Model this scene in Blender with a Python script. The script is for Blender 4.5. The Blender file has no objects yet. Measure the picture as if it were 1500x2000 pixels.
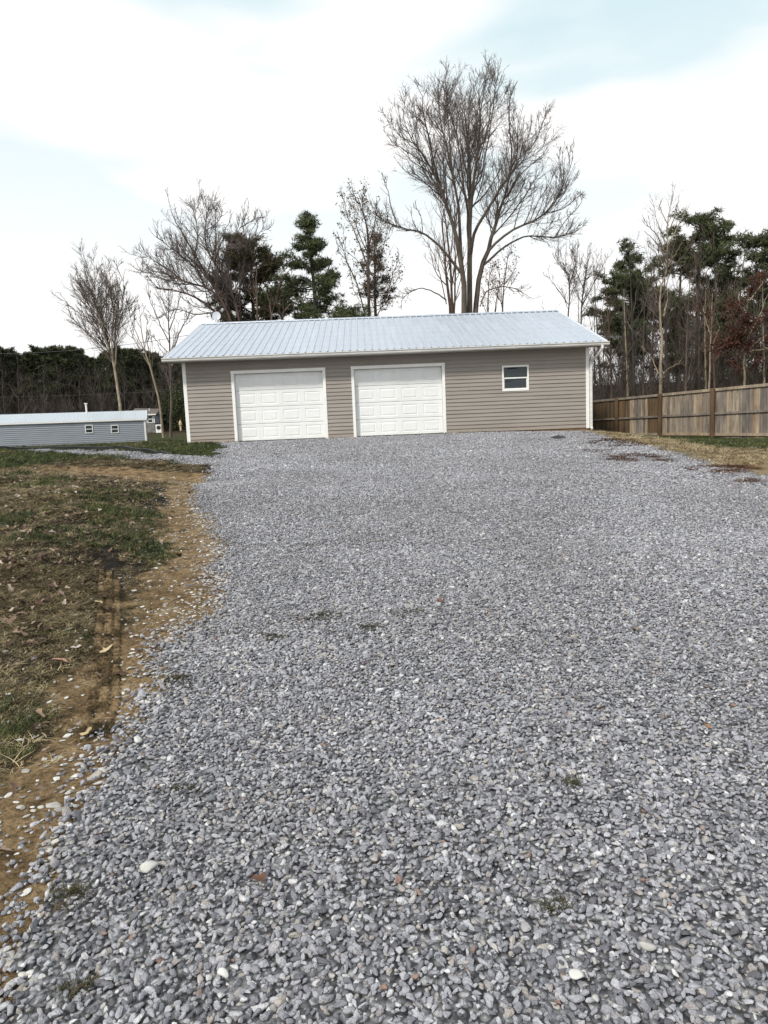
import bpy, math, random
import numpy as np
random.seed(7)
rng = np.random.default_rng(7)
scene = bpy.context.scene
COL = scene.collection
# ------------------------------------------------------------------ camera
FPX, PIT, ROL, YAW = 1364.8, .119, .0409, .0225
EYE = np.array([0., 0., 1.5])
R_ = np.array([math.cos(YAW), -math.sin(YAW), 0])
F_ = np.array([math.sin(YAW)*math.cos(PIT), math.cos(YAW)*math.cos(PIT), -math.sin(PIT)])
U_ = np.cross(R_, F_)
CR = math.cos(ROL)*R_ - math.sin(ROL)*U_
CU = math.sin(ROL)*R_ + math.cos(ROL)*U_
cam_d = bpy.data.cameras.new('camera'); cam = bpy.data.objects.new('camera', cam_d); COL.objects.link(cam)
from mathutils import Matrix
cam.matrix_world = Matrix(((CR[0], CU[0], -F_[0], EYE[0]), (CR[1], CU[1], -F_[1], EYE[1]), (CR[2], CU[2], -F_[2], EYE[2]), (0, 0, 0, 1)))
cam_d.sensor_fit = 'VERTICAL'; cam_d.sensor_height = 24; cam_d.lens = FPX/2000*24
cam_d.clip_start = .05; cam_d.clip_end = 3000
scene.camera = cam
scene.view_settings.view_transform = 'Standard'; scene.view_settings.look = 'None'
scene.view_settings.exposure = 0.2; scene.view_settings.gamma = 1
scene.view_settings.use_curve_mapping = False
scene.cycles.max_bounces = 6; scene.cycles.diffuse_bounces = 3; scene.cycles.glossy_bounces = 3
scene.cycles.transmission_bounces = 4; scene.cycles.transparent_max_bounces = 6
# ------------------------------------------------------------------ sky
SUN_EL, SUN_AZ = math.radians(44), math.radians(-138)     # azimuth from +y, clockwise: the left, slightly behind
world = bpy.data.worlds.new('World'); scene.world = world; world.use_nodes = True
wt = world.node_tree; wn = wt.nodes; wn.clear()
def WN(t, **k):
    n = wn.new(t)
    for a, b in k.items(): setattr(n, a, b)
    return n
sky = WN('ShaderNodeTexSky', sky_type='NISHITA', sun_disc=False, sun_elevation=SUN_EL, sun_rotation=SUN_AZ, air_density=1.0, dust_density=1.0)
bg1 = WN('ShaderNodeBackground'); bg1.inputs[1].default_value = .13; wt.links.new(sky.outputs[0], bg1.inputs[0])
bg2 = WN('ShaderNodeBackground'); bg2.inputs[1].default_value = 1.0
tc = WN('ShaderNodeTexCoord'); mp = WN('ShaderNodeMapping'); mp.inputs['Scale'].default_value = (1.3, 1.3, 4.2); mp.inputs['Rotation'].default_value = (.2, .25, .5)
nz = WN('ShaderNodeTexNoise'); nz.inputs['Scale'].default_value = 1.7; nz.inputs['Detail'].default_value = 5; nz.inputs['Roughness'].default_value = .45; nz.inputs['Distortion'].default_value = .15
rp = WN('ShaderNodeMapRange', interpolation_type='SMOOTHERSTEP'); rp.inputs[1].default_value = .28; rp.inputs[2].default_value = .68; rp.inputs[3].default_value = .12; rp.inputs[4].default_value = 1.
sx = WN('ShaderNodeSeparateXYZ'); hz = WN('ShaderNodeMapRange'); hz.inputs[1].default_value = .10; hz.inputs[2].default_value = .55; hz.inputs[3].default_value = 1.; hz.inputs[4].default_value = .0
mxm = WN('ShaderNodeMath', operation='MAXIMUM'); mr2 = WN('ShaderNodeMapRange'); mr2.inputs[3].default_value = .9; mr2.inputs[4].default_value = 1.
mxs = WN('ShaderNodeMixShader'); wo = WN('ShaderNodeOutputWorld')
L = wt.links.new
L(tc.outputs['Generated'], mp.inputs[0]); L(mp.outputs[0], nz.inputs['Vector']); L(nz.outputs['Fac'], rp.inputs[0])
cr_ = WN('ShaderNodeValToRGB'); cr_.color_ramp.elements[0].position = .15; cr_.color_ramp.elements[0].color = (.62, .79, .835, 1); cr_.color_ramp.elements[1].position = .85; cr_.color_ramp.elements[1].color = (.97, .965, .96, 1); L(mxm.outputs[0], cr_.inputs[0]); L(cr_.outputs[0], bg2.inputs[0])
L(tc.outputs['Generated'], sx.inputs[0]); L(sx.outputs['Z'], hz.inputs[0]); L(rp.outputs[0], mxm.inputs[0]); L(hz.outputs[0], mxm.inputs[1])
L(mxm.outputs[0], mr2.inputs[0]); L(mr2.outputs[0], mxs.inputs[0]); L(bg1.outputs[0], mxs.inputs[1]); L(bg2.outputs[0], mxs.inputs[2]); L(mxs.outputs[0], wo.inputs[0])
sd = bpy.data.lights.new('sun', 'SUN'); sd.energy = 3.0; sd.angle = math.radians(7); sd.color = (1, .955, .885)
sun = bpy.data.objects.new('sun', sd); COL.objects.link(sun)
from mathutils import Vector
sdir = Vector((math.sin(SUN_AZ)*math.cos(SUN_EL), math.cos(SUN_AZ)*math.cos(SUN_EL), math.sin(SUN_EL)))
sun.rotation_euler = sdir.to_track_quat('Z', 'Y').to_euler()

# ------------------------------------------------------------------ helpers
def ray(px, py): return F_ + (px-750)/FPX*CR - (py-1000)/FPX*CU
def at(px, py, Y):
    d = ray(px, py); return EYE + d*(Y/d[1])
def tag(o, label=None, cat=None, group=None, kind=None):
    if label: o['label'] = label
    if cat: o['category'] = cat
    if group: o['group'] = group
    if kind: o['kind'] = kind
    return o
def empty(name, loc=(0, 0, 0), rz=0):
    o = bpy.data.objects.new(name, None); COL.objects.link(o); o.location = loc; o.rotation_euler = (0, 0, rz); o.empty_display_size = .2; return o
def link(name, me, parent=None, loc=(0, 0, 0), rot=(0, 0, 0), scale=(1, 1, 1)):
    o = bpy.data.objects.new(name, me); COL.objects.link(o); o.parent = parent
    o.location = loc; o.rotation_euler = rot; o.scale = scale; return o
def mesh_np(name, V, Fq=None, Ft=None, mat=None, smooth=False):
    """fast mesh from numpy arrays of quads and / or triangles"""
    me = bpy.data.meshes.new(name)
    V = np.asarray(V, dtype=np.float32)
    nq = 0 if Fq is None else len(Fq); nt = 0 if Ft is None else len(Ft)
    me.vertices.add(len(V)); me.vertices.foreach_set('co', V.ravel())
    idx = []
    if nq: idx.append(np.asarray(Fq, dtype=np.int32).ravel())
    if nt: idx.append(np.asarray(Ft, dtype=np.int32).ravel())
    idx = np.concatenate(idx) if idx else np.zeros(0, np.int32)
    me.loops.add(len(idx)); me.loops.foreach_set('vertex_index', idx)
    st = np.concatenate([np.arange(nq)*4, nq*4+np.arange(nt)*3]).astype(np.int32)
    me.polygons.add(nq+nt); me.polygons.foreach_set('loop_start', st)
    if smooth: me.polygons.foreach_set('use_smooth', np.ones(nq+nt, bool))
    me.update(calc_edges=True)
    if mat: me.materials.append(mat)
    return me
class MB:
    def __init__(s): s.v = []; s.f = []
    def add(s, vs, fs):
        b = len(s.v); s.v += [tuple(map(float, p)) for p in vs]; s.f += [tuple(i+b for i in f) for f in fs]; return s
    def box(s, x0, x1, y0, y1, z0, z1, top=None):
        v = [(x0, y0, z0), (x1, y0, z0), (x1, y1, z0), (x0, y1, z0), (x0, y0, z1), (x1, y0, z1), (x1, y1, z1), (x0, y1, z1)]
        return s.add(v, [(0, 3, 2, 1), (4, 5, 6, 7), (0, 1, 5, 4), (1, 2, 6, 5), (2, 3, 7, 6), (3, 0, 4, 7)])
    def extr(s, prof, axis, a, b, closed=True, caps=True):
        """extrude a closed 2-D outline along x ('x': prof=(y,z)) or y ('y': prof=(x,z))"""
        n = len(prof)
        mk = (lambda t, p: (t, p[0], p[1])) if axis == 'x' else (lambda t, p: (p[0], t, p[1]))
        vs = [mk(a, p) for p in prof]+[mk(b, p) for p in prof]
        m = n if closed else n-1
        fs = [(i, (i+1) % n, n+(i+1) % n, n+i) for i in range(m)]
        if caps and closed: fs += [tuple(range(n-1, -1, -1)), tuple(range(n, 2*n))]
        return s.add(vs, fs)
    def tube(s, pts, r, n=8, cap=True):
        rs = r if hasattr(r, '__len__') else [r]*len(pts)
        P = np.array(pts, float); N = len(P); vs = []; fs = []
        for i in range(N):
            T = P[min(i+1, N-1)]-P[max(i-1, 0)]; T /= np.linalg.norm(T)+1e-9
            a = np.cross(T, (0.1, 0.2, 1) if abs(T[2]) < .9 else (1, .1, 0)); a /= np.linalg.norm(a); b = np.cross(T, a)
            for k in range(n):
                t = 2*math.pi*(k+.5)/n; vs.append(P[i]+rs[i]*(math.cos(t)*a+math.sin(t)*b))
        for i in range(N-1):
            for k in range(n): fs.append((i*n+k, i*n+(k+1) % n, (i+1)*n+(k+1) % n, (i+1)*n+k))
        if cap: fs += [tuple(range(n-1, -1, -1)), tuple(range((N-1)*n, N*n))]
        return s.add(vs, fs)
    def mesh(s, name, mat, smooth=False):
        me = bpy.data.meshes.new(name); me.from_pydata(s.v, [], s.f); me.update()
        if mat: me.materials.append(mat)
        if smooth: me.polygons.foreach_set('use_smooth', [True]*len(me.polygons))
        return me
    def build(s, name, mat, parent=None, loc=(0, 0, 0), rot=(0, 0, 0), smooth=False, bevel=0):
        o = link(name, s.mesh(name, mat, smooth), parent, loc, rot)
        if bevel:
            m = o.modifiers.new('bevel', 'BEVEL'); m.width = bevel; m.segments = 2; m.limit_method = 'ANGLE'
        return o
# numpy value noise
def _h(ix, iy, s):
    n = (ix.astype(np.int64)*374761393+iy.astype(np.int64)*668265263+s*1442695041) & 0x7fffffff
    n = ((n ^ (n >> 13))*1274126177) & 0x7fffffff
    n = (n ^ (n >> 16)) & 0xffff
    return n/65535.
def vn(x, y, s=0):
    x = np.asarray(x, float); y = np.asarray(y, float)
    ix = np.floor(x); iy = np.floor(y); fx = x-ix; fy = y-iy; fx = fx*fx*(3-2*fx); fy = fy*fy*(3-2*fy)
    a = _h(ix, iy, s); b = _h(ix+1, iy, s); c = _h(ix, iy+1, s); d = _h(ix+1, iy+1, s)
    return (a*(1-fx)+b*fx)*(1-fy)+(c*(1-fx)+d*fx)*fy
def fbm(x, y, s=0, o=4):
    t = 0; a = .5; n = 0
    for k in range(o): t = t+a*vn(np.asarray(x)*2**k+k*17.3, np.asarray(y)*2**k-k*9.1, s+k); n += a; a *= .5
    return t/n
def sst(a, b, x):
    t = np.clip((np.asarray(x, float)-a)/(b-a), 0, 1); return t*t*(3-2*t)

# ------------------------------------------------------------------ materials
def mk(name):
    m = bpy.data.materials.new(name); m.use_nodes = True; nt = m.node_tree; b = nt.nodes['Principled BSDF']
    return m, nt, b
def nd(nt, t, **k):
    n = nt.nodes.new(t)
    for a, v in k.items():
        if a.startswith('i_'):
            key = a[2:]; n.inputs[int(key) if key.isdigit() else key].default_value = v
        else: setattr(n, a, v)
    return n
def ramp(nt, fac, stops, interp='LINEAR'):
    r = nt.nodes.new('ShaderNodeValToRGB'); r.color_ramp.interpolation = interp
    el = r.color_ramp.elements
    while len(el) < len(stops): el.new(.5)
    for e, (p, c) in zip(el, stops): e.position = p; e.color = (*c, 1)
    nt.links.new(fac, r.inputs[0]); return r.outputs[0]
def mixc(nt, fac, a, b, mode='MIX'):
    m = nt.nodes.new('ShaderNodeMix'); m.data_type = 'RGBA'; m.blend_type = mode
    for s, v in ((m.inputs[0], fac), (m.inputs[6], a), (m.inputs[7], b)):
        if hasattr(v, 'links'): nt.links.new(v, s)
        else: s.default_value = v if not isinstance(v, tuple) else (*v, 1)
    return m.outputs[2]
def coords(nt, kind='Object', scale=(1, 1, 1), rot=(0, 0, 0)):
    t = nt.nodes.new('ShaderNodeTexCoord'); m = nt.nodes.new('ShaderNodeMapping')
    m.inputs['Scale'].default_value = scale; m.inputs['Rotation'].default_value = rot
    nt.links.new(t.outputs[kind], m.inputs[0]); return m.outputs[0]
def noise(nt, vec, scale, det=4, rough=.55, dist=0):
    n = nd(nt, 'ShaderNodeTexNoise', i_Scale=scale, i_Detail=det, i_Roughness=rough, i_Distortion=dist)
    if vec is not None: nt.links.new(vec, n.inputs['Vector'])
    return n.outputs['Fac']
def bump(nt, b, h, strength=.3, dist=.01):
    n = nd(nt, 'ShaderNodeBump', i_Strength=strength, i_Distance=dist)
    nt.links.new(h, n.inputs['Height']); nt.links.new(n.outputs[0], b.inputs['Normal'])
def simple(name, col, rough=.5, var=.12, scale=6, metal=0, bmp=0, vscale=(1, 1, 1), objrand=0):
    m, nt, b = mk(name)
    v = coords(nt, 'Object', vscale); f = noise(nt, v, scale, 5, .6)
    lo = tuple(c*(1-var) for c in col); hi = tuple(min(1, c*(1+var)) for c in col)
    c = ramp(nt, f, [(.3, lo), (.7, hi)])
    if objrand:
        oi = nt.nodes.new('ShaderNodeObjectInfo')
        r = ramp(nt, oi.outputs['Random'], [(0, (1-objrand,)*3), (1, (1+objrand*.3,)*3)])
        c = mixc(nt, 1.0, c, r, 'MULTIPLY')
    nt.links.new(c, b.inputs['Base Color'])
    b.inputs['Roughness'].default_value = rough; b.inputs['Metallic'].default_value = metal
    if bmp: bump(nt, b, noise(nt, v, scale*4, 4), bmp, .004)
    return m
M = {}
def vinyl(name, col, grime=(.26, .2, .15)):
    m, nt, b = mk(name)
    v = coords(nt, 'Object', (.35, .35, 1.6)); f = noise(nt, v, 2.2, 6, .62)
    c = ramp(nt, f, [(.25, tuple(x*.86 for x in col)), (.5, col), (.78, tuple(min(1, x*1.1) for x in col))])
    # splash of soil and rain near the bottom: a stain with its own outline
    t = nt.nodes.new('ShaderNodeTexCoord'); s = nt.nodes.new('ShaderNodeSeparateXYZ'); nt.links.new(t.outputs['Object'], s.inputs[0])
    mr = nd(nt, 'ShaderNodeMapRange', i_1=.0, i_2=.35, i_3=.55, i_4=0); nt.links.new(s.outputs['Z'], mr.inputs[0])
    g = noise(nt, coords(nt, 'Object', (1, 1, .4)), 5, 5); mu = nd(nt, 'ShaderNodeMath', operation='MULTIPLY'); nt.links.new(mr.outputs[0], mu.inputs[0]); nt.links.new(g, mu.inputs[1])
    c = mixc(nt, mu.outputs[0], c, grime)
    nt.links.new(c, b.inputs['Base Color']); b.inputs['Roughness'].default_value = .5; b.inputs['Specular IOR Level'].default_value = .35
    bump(nt, b, noise(nt, coords(nt, 'Object', (6, 6, 60)), 3, 3), .12, .003)
    return m
M['siding'] = vinyl('taupe_vinyl', (.275, .245, .216))
M['shed_siding'] = vinyl('grey_vinyl', (.27, .295, .33), (.2, .2, .17))
M['house_siding'] = vinyl('blue_vinyl', (.30, .33, .38))
M['white_trim'] = simple('white_trim', (.78, .78, .75), .45, .06, 4)
M['gutter'] = simple('white_gutter_metal', (.66, .65, .62), .4, .16, 2.5, vscale=(1, 1, 5))
M['black'] = simple('black_plastic', (.012, .012, .013), .5, .2, 8)
M['rubber'] = simple('black_rubber', (.01, .01, .01), .8, .2, 8)
M['soffit'] = simple('soffit_vinyl', (.5, .47, .43), .6, .08, 4)
M['skirt'] = simple('treated_skirt_board', (.19, .125, .07), .9, .3, 5, bmp=.3, vscale=(.3, 1, 3))
M['slab'] = simple('concrete', (.3, .29, .27), .9, .2, 5, bmp=.3)
M['shingle'] = simple('brown_shingle', (.11, .09, .08), .9, .3, 8)
M['stonework'] = simple('rough_stone', (.17, .165, .16), .9, .5, 3, bmp=.5)
M['cable'] = simple('cable', (.04, .04, .045), .6, .1, 4)
M['dish'] = simple('grey_dish', (.55, .57, .6), .45, .08, 4)
def door_mat():
    m, nt, b = mk('painted_steel_door')
    f = noise(nt, coords(nt, 'Object', (1, 1, .5)), 1.6, 5)
    c = ramp(nt, f, [(.3, (.70, .71, .70)), (.7, (.78, .79, .78))])
    d = noise(nt, coords(nt, 'Object', (3, 3, .5)), 4, 6, .7); k = ramp(nt, d, [(.62, (0, 0, 0)), (.8, (.35, .35, .35))])
    c = mixc(nt, k, c, (.5, .46, .38)); nt.links.new(c, b.inputs['Base Color']); b.inputs['Roughness'].default_value = .38
    bump(nt, b, noise(nt, coords(nt, 'Object', (1, 1, 3)), 1.3, 2), .5, .03)
    return m
M['door'] = door_mat()
def roof_mat(name, col):
    m, nt, b = mk(name)
    v = nt.nodes.new('ShaderNodeTexVoronoi'); v.inputs['Scale'].default_value = 45; vv = coords(nt, 'Object', (1, 1, 1)); nt.links.new(vv, v.inputs['Vector'])
    sp = ramp(nt, v.outputs['Color'], [(.2, tuple(c*.92 for c in col)), (.8, tuple(min(1, c*1.05) for c in col))])
    oi = nt.nodes.new('ShaderNodeObjectInfo'); r = ramp(nt, oi.outputs['Random'], [(0, (.95, .95, .95)), (1, (1, 1, 1))])
    st = noise(nt, coords(nt, 'Object', (9, .35, .35)), 1.5, 5, .6); r2 = ramp(nt, st, [(.35, (.94, .94, .95)), (.65, (1, 1, 1))])
    c = mixc(nt, 1., mixc(nt, 1., sp, r, 'MULTIPLY'), r2, 'MULTIPLY')
    nt.links.new(c, b.inputs['Base Color']); b.inputs['Metallic'].default_value = .75
    rr = nd(nt, 'ShaderNodeMapRange', i_1=.3, i_2=.7, i_3=.34, i_4=.52); nt.links.new(st, rr.inputs[0]); nt.links.new(rr.outputs[0], b.inputs['Roughness'])
    bump(nt, b, noise(nt, coords(nt, 'Object', (1, .6, 1)), 2.6, 3), .25, .01)
    return m
M['roof'] = roof_mat('galvalume_roof', (.62, .665, .735))
M['shed_roof'] = roof_mat('pale_metal_roof', (.66, .71, .75))
def glass_mat():
    m, nt, b = mk('window_glass')
    b.inputs['Base Color'].default_value = (.02, .03, .035, 1); b.inputs['Roughness'].default_value = .03; b.inputs['IOR'].default_value = 1.5
    b.inputs['Transmission Weight'].default_value = .0
    bump(nt, b, noise(nt, coords(nt, 'Object', (1, 1, 2.2)), 2.2, 1), .5, .06)
    return m
M['glass'] = glass_mat()
def wood(name, stops, dark=.45):
    m, nt, b = mk(name)
    oi = nt.nodes.new('ShaderNodeObjectInfo')
    base = ramp(nt, oi.outputs['Random'], stops)
    t = nt.nodes.new('ShaderNodeTexCoord'); add = nd(nt, 'ShaderNodeVectorMath', operation='ADD'); mul = nd(nt, 'ShaderNodeVectorMath', operation='SCALE', i_Scale=37.)
    cmb = nt.nodes.new('ShaderNodeCombineXYZ'); nt.links.new(oi.outputs['Random'], cmb.inputs[0]); nt.links.new(oi.outputs['Random'], cmb.inputs[2])
    nt.links.new(cmb.outputs[0], mul.inputs[0]); nt.links.new(t.outputs['Object'], add.inputs[0]); nt.links.new(mul.outputs[0], add.inputs[1])
    mp1 = nd(nt, 'ShaderNodeMapping'); mp1.inputs['Scale'].default_value = (14, 14, 1.1); nt.links.new(add.outputs[0], mp1.inputs[0])
    g = noise(nt, mp1.outputs[0], 1.5, 6, .65, .6); gr = ramp(nt, g, [(.3, (dark,)*3), (.62, (1.12,)*3)])
    mp2 = nd(nt, 'ShaderNodeMapping'); mp2.inputs['Scale'].default_value = (5, 5, 2.4); nt.links.new(add.outputs[0], mp2.inputs[0])
    k = nt.nodes.new('ShaderNodeTexVoronoi'); k.inputs['Scale'].default_value = 1.4; nt.links.new(mp2.outputs[0], k.inputs['Vector'])
    kr = ramp(nt, k.outputs['Distance'], [(.07, (.28, .24, .22)), (.15, (1, 1, 1))])
    s = noise(nt, mp2.outputs[0], .5, 3); sr = ramp(nt, s, [(.35, (.68, .66, .66)), (.62, (1.1, 1.06, 1.))])
    c = mixc(nt, 1., mixc(nt, 1., mixc(nt, 1., base, gr, 'MULTIPLY'), kr, 'MULTIPLY'), sr, 'MULTIPLY')
    nt.links.new(c, b.inputs['Base Color']); b.inputs['Roughness'].default_value = .85
    bump(nt, b, g, .5, .006)
    return m
M['wood_grey'] = wood('weathered_grey_wood', [(0, (.17, .15, .135)), (.3, (.25, .22, .19)), (.6, (.34, .29, .23)), (.85, (.42, .34, .24)), (1, (.30, .22, .15))])
M['wood_brown'] = wood('stained_brown_wood', [(0, (.075, .05, .028)), (.5, (.12, .08, .042)), (1, (.16, .105, .055))], .55)
M['wood_dark'] = wood('wood_post', [(0, (.085, .052, .026)), (1, (.12, .072, .037))], .55)
def bark(name, lo, hi, sc=3):
    m, nt, b = mk(name)
    v = coords(nt, 'Object', (1, 1, .35)); f = noise(nt, v, sc, 6, .65)
    nt.links.new(ramp(nt, f, [(.3, lo), (.68, hi)]), b.inputs['Base Color']); b.inputs['Roughness'].default_value = .95; b.inputs['Specular IOR Level'].default_value = .1
    return m
M['bark'] = bark('grey_bark', (.06, .05, .042), (.15, .125, .10))
M['bark_light'] = bark('pale_bark', (.16, .125, .09), (.36, .30, .22), 5)
M['bark_red'] = bark('reddish_bark', (.055, .040, .034), (.13, .092, .073))
M['bark_dark'] = bark('dark_bark', (.026, .022, .019), (.078, .066, .056))
M['twig'] = bark('twig_bark', (.08, .066, .062), (.155, .128, .115))
M['twig_light'] = bark('pale_twig_bark', (.075, .062, .054), (.16, .13, .11))
M['twig_red'] = bark('red_twig_bark', (.08, .055, .047), (.15, .105, .088))
def leafy(name, cols, sc=1.2, rough=.7):
    m, nt, b = mk(name)
    f = noise(nt, coords(nt, 'Object'), sc, 5, .7)
    n = len(cols); st = [(.28+.44*i/(n-1), c) for i, c in enumerate(cols)]
    c = ramp(nt, f, st)
    nt.links.new(c, b.inputs['Base Color']); b.inputs['Roughness'].default_value = rough; b.inputs['Specular IOR Level'].default_value = .2
    return m
M['needle'] = leafy('pine_needles', [(.028, .036, .018), (.062, .076, .034), (.14, .15, .07)])
M['needle_brown'] = leafy('dull_pine_needles', [(.03, .029, .017), (.068, .062, .033), (.15, .12, .062)])
M['needle_far'] = leafy('far_pine_needles', [(.015, .02, .011), (.04, .05, .022), (.12, .12, .05)], .5)
M['oak_leaf'] = leafy('russet_oak_leaves', [(.03, .013, .010), (.062, .026, .018), (.12, .055, .032)])
M['tan_leaf'] = leafy('tan_clinging_leaves', [(.07, .045, .028), (.15, .10, .06), (.24, .17, .1)])
def inst_mat(name, stops, rough=.8, noise_mul=None, interp='LINEAR', transl=0, posn=None, bumps=0):
    m, nt, b = mk(name)
    oi = nt.nodes.new('ShaderNodeObjectInfo'); c = ramp(nt, oi.outputs['Random'], stops, interp)
    if noise_mul:
        f = noise(nt, coords(nt, 'Object'), noise_mul, 4, .6); c = mixc(nt, 1., c, ramp(nt, f, [(.3, (.72,)*3), (.7, (1.18,)*3)]), 'MULTIPLY')
    if posn:
        g = nt.nodes.new('ShaderNodeNewGeometry'); f = noise(nt, g.outputs['Position'], posn[0], 3, .55); c = mixc(nt, 1., c, ramp(nt, f, [(.35, posn[1]), (.65, posn[2])]), 'MULTIPLY')
    nt.links.new(c, b.inputs['Base Color']); b.inputs['Roughness'].default_value = rough; b.inputs['Specular IOR Level'].default_value = .3
    if bumps: bump(nt, b, noise(nt, coords(nt, 'Object'), bumps, 3), .4, .12)
    return m
M['stone'] = inst_mat('crushed_limestone', [(0, (.11, .11, .122)), (.14, (.185, .187, .21)), (.36, (.28, .283, .312)), (.60, (.365, .368, .40)), (.78, (.455, .458, .485)), (.86, (.29, .27, .27)), (.92, (.40, .37, .335)), (.955, (.54, .54, .56)), (.992, (.66, .66, .655)), (.996, (.30, .22, .18)), (1, (.24, .16, .13))],
    .75, 1.6, posn=(.45, (.88, .87, .86), (1.05, 1.05, 1.06)), bumps=3)
M['stone_dirt'] = inst_mat('dusty_limestone', [(0, (.2, .18, .16)), (.4, (.32, .30, .27)), (.75, (.45, .43, .40)), (1, (.60, .59, .56))], .85, 1.6)
M['grass_green'] = inst_mat('green_grass', [(0, (.018, .03, .009)), (.5, (.042, .062, .018)), (.8, (.09, .11, .035)), (1, (.2, .19, .08))], .7, posn=(1.1, (.7, .7, .7), (1.15, 1.1, 1.)))
M['grass_dead'] = inst_mat('dry_grass', [(0, (.045, .035, .019)), (.3, (.10, .078, .041)), (.66, (.22, .175, .094)), (.9, (.40, .325, .19)), (1, (.55, .46, .30))], .8, posn=(.9, (.7, .68, .66), (1.12, 1.1, 1.05)))
M['leaf'] = inst_mat('dead_leaves', [(0, (.045, .025, .016)), (.4, (.10, .06, .04)), (.7, (.2, .135, .10)), (.9, (.36, .27, .215)), (1, (.55, .46, .40))], .75, 12)
M['litter'] = inst_mat('pine_straw', [(0, (.05, .022, .012)), (.5, (.12, .05, .025)), (1, (.24, .13, .06))], .85)
def ground_mat():
    m, nt, b = mk('lawn_and_clay')
    g = nt.nodes.new('ShaderNodeNewGeometry'); P = g.outputs['Position']
    def attr(n):
        a = nt.nodes.new('ShaderNodeAttribute'); a.attribute_name = n; return a.outputs['Fac']
    def thr(a, n, amp=.55, lo=.4, hi=.6):
        ad = nd(nt, 'ShaderNodeMath', operation='MULTIPLY_ADD', i_1=amp, i_2=-amp*.5); nt.links.new(n, ad.inputs[0])
        s = nd(nt, 'ShaderNodeMath', operation='ADD'); nt.links.new(a, s.inputs[0]); nt.links.new(ad.outputs[0], s.inputs[1])
        r = nd(nt, 'ShaderNodeMapRange', i_1=lo, i_2=hi); nt.links.new(s.outputs[0], r.inputs[0]); return r.outputs[0]
    nb = noise(nt, P, 1.3, 6, .65); nm = noise(nt, P, 6, 6, .7); nf = noise(nt, P, 38, 5, .7)
    turf = ramp(nt, nf, [(.28, (.010, .008, .005)), (.45, (.038, .030, .016)), (.62, (.085, .068, .036)), (.8, (.20, .155, .085))])
    grn = ramp(nt, nf, [(.28, (.012, .018, .006)), (.5, (.036, .048, .015)), (.72, (.09, .10, .034))])
    straw = ramp(nt, nf, [(.25, (.14, .10, .055)), (.5, (.32, .24, .14)), (.75, (.50, .40, .26))])
    clay = ramp(nt, nm, [(.27, (.055, .036, .02)), (.42, (.20, .134, .070)), (.58, (.36, .25, .138)), (.78, (.55, .43, .27))])
    clay2 = mixc(nt, 1., clay, ramp(nt, nf, [(.32, (.42,)*3), (.55, (1.08,)*3), (.8, (1.25,)*3)]), 'MULTIPLY')
    olive = 0
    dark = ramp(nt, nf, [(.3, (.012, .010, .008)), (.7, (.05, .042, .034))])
    leaf = ramp(nt, nf, [(.3, (.02, .014, .01)), (.7, (.075, .055, .038))])
    c = mixc(nt, thr(attr('green'), nb), turf, grn)
    c = mixc(nt, thr(attr('straw'), nm), c, straw)
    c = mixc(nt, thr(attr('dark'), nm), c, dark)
    c = mixc(nt, thr(attr('clay'), nm, 1.1), c, clay2)
    c = mixc(nt, attr('forest'), c, leaf)
    nt.links.new(c, b.inputs['Base Color']); b.inputs['Roughness'].default_value = .95; b.inputs['Specular IOR Level'].default_value = .1
    ad = nd(nt, 'ShaderNodeMath', operation='ADD'); nt.links.new(nf, ad.inputs[0]); nt.links.new(nm, ad.inputs[1])
    bump(nt, b, ad.outputs[0], 1., .07)
    return m
M['ground'] = ground_mat()
def gravel_mat():
    m, nt, b = mk('gravel_bed')
    g = nt.nodes.new('ShaderNodeNewGeometry'); P = g.outputs['Position']
    v = nt.nodes.new('ShaderNodeTexVoronoi'); v.inputs['Scale'].default_value = 42; nt.links.new(P, v.inputs['Vector'])
    sep = nt.nodes.new('ShaderNodeSeparateColor'); nt.links.new(v.outputs['Color'], sep.inputs[0])
    st = ramp(nt, sep.outputs[0], [(0, (.05, .05, .055)), (.4, (.13, .13, .14)), (.8, (.24, .24, .25)), (1, (.4, .4, .4))])
    gap = ramp(nt, v.outputs['Distance'], [(.0, (1.05,)*3), (.45, (.85,)*3), (.75, (.2,)*3)])  # shade in the gaps between stones, painted into the bed colour
    c = mixc(nt, 1., st, gap, 'MULTIPLY')
    a = nt.nodes.new('ShaderNodeAttribute'); a.attribute_name = 'stain'
    n = noise(nt, P, 3.2, 5, .7); ad = nd(nt, 'ShaderNodeMath', operation='MULTIPLY'); nt.links.new(a.outputs['Fac'], ad.inputs[0]); nt.links.new(n, ad.inputs[1])
    r = nd(nt, 'ShaderNodeMapRange', i_1=.24, i_2=.46, i_3=0., i_4=.45); nt.links.new(ad.outputs[0], r.inputs[0])
    c = mixc(nt, r.outputs[0], c, (.085, .05, .032))
    nt.links.new(c, b.inputs['Base Color']); b.inputs['Roughness'].default_value = .85
    iv = nd(nt, 'ShaderNodeMath', operation='SUBTRACT', i_0=1.); nt.links.new(v.outputs['Distance'], iv.inputs[1])
    bump(nt, b, iv.outputs[0], 1., .02)
    return m
M['gravel'] = gravel_mat()

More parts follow.
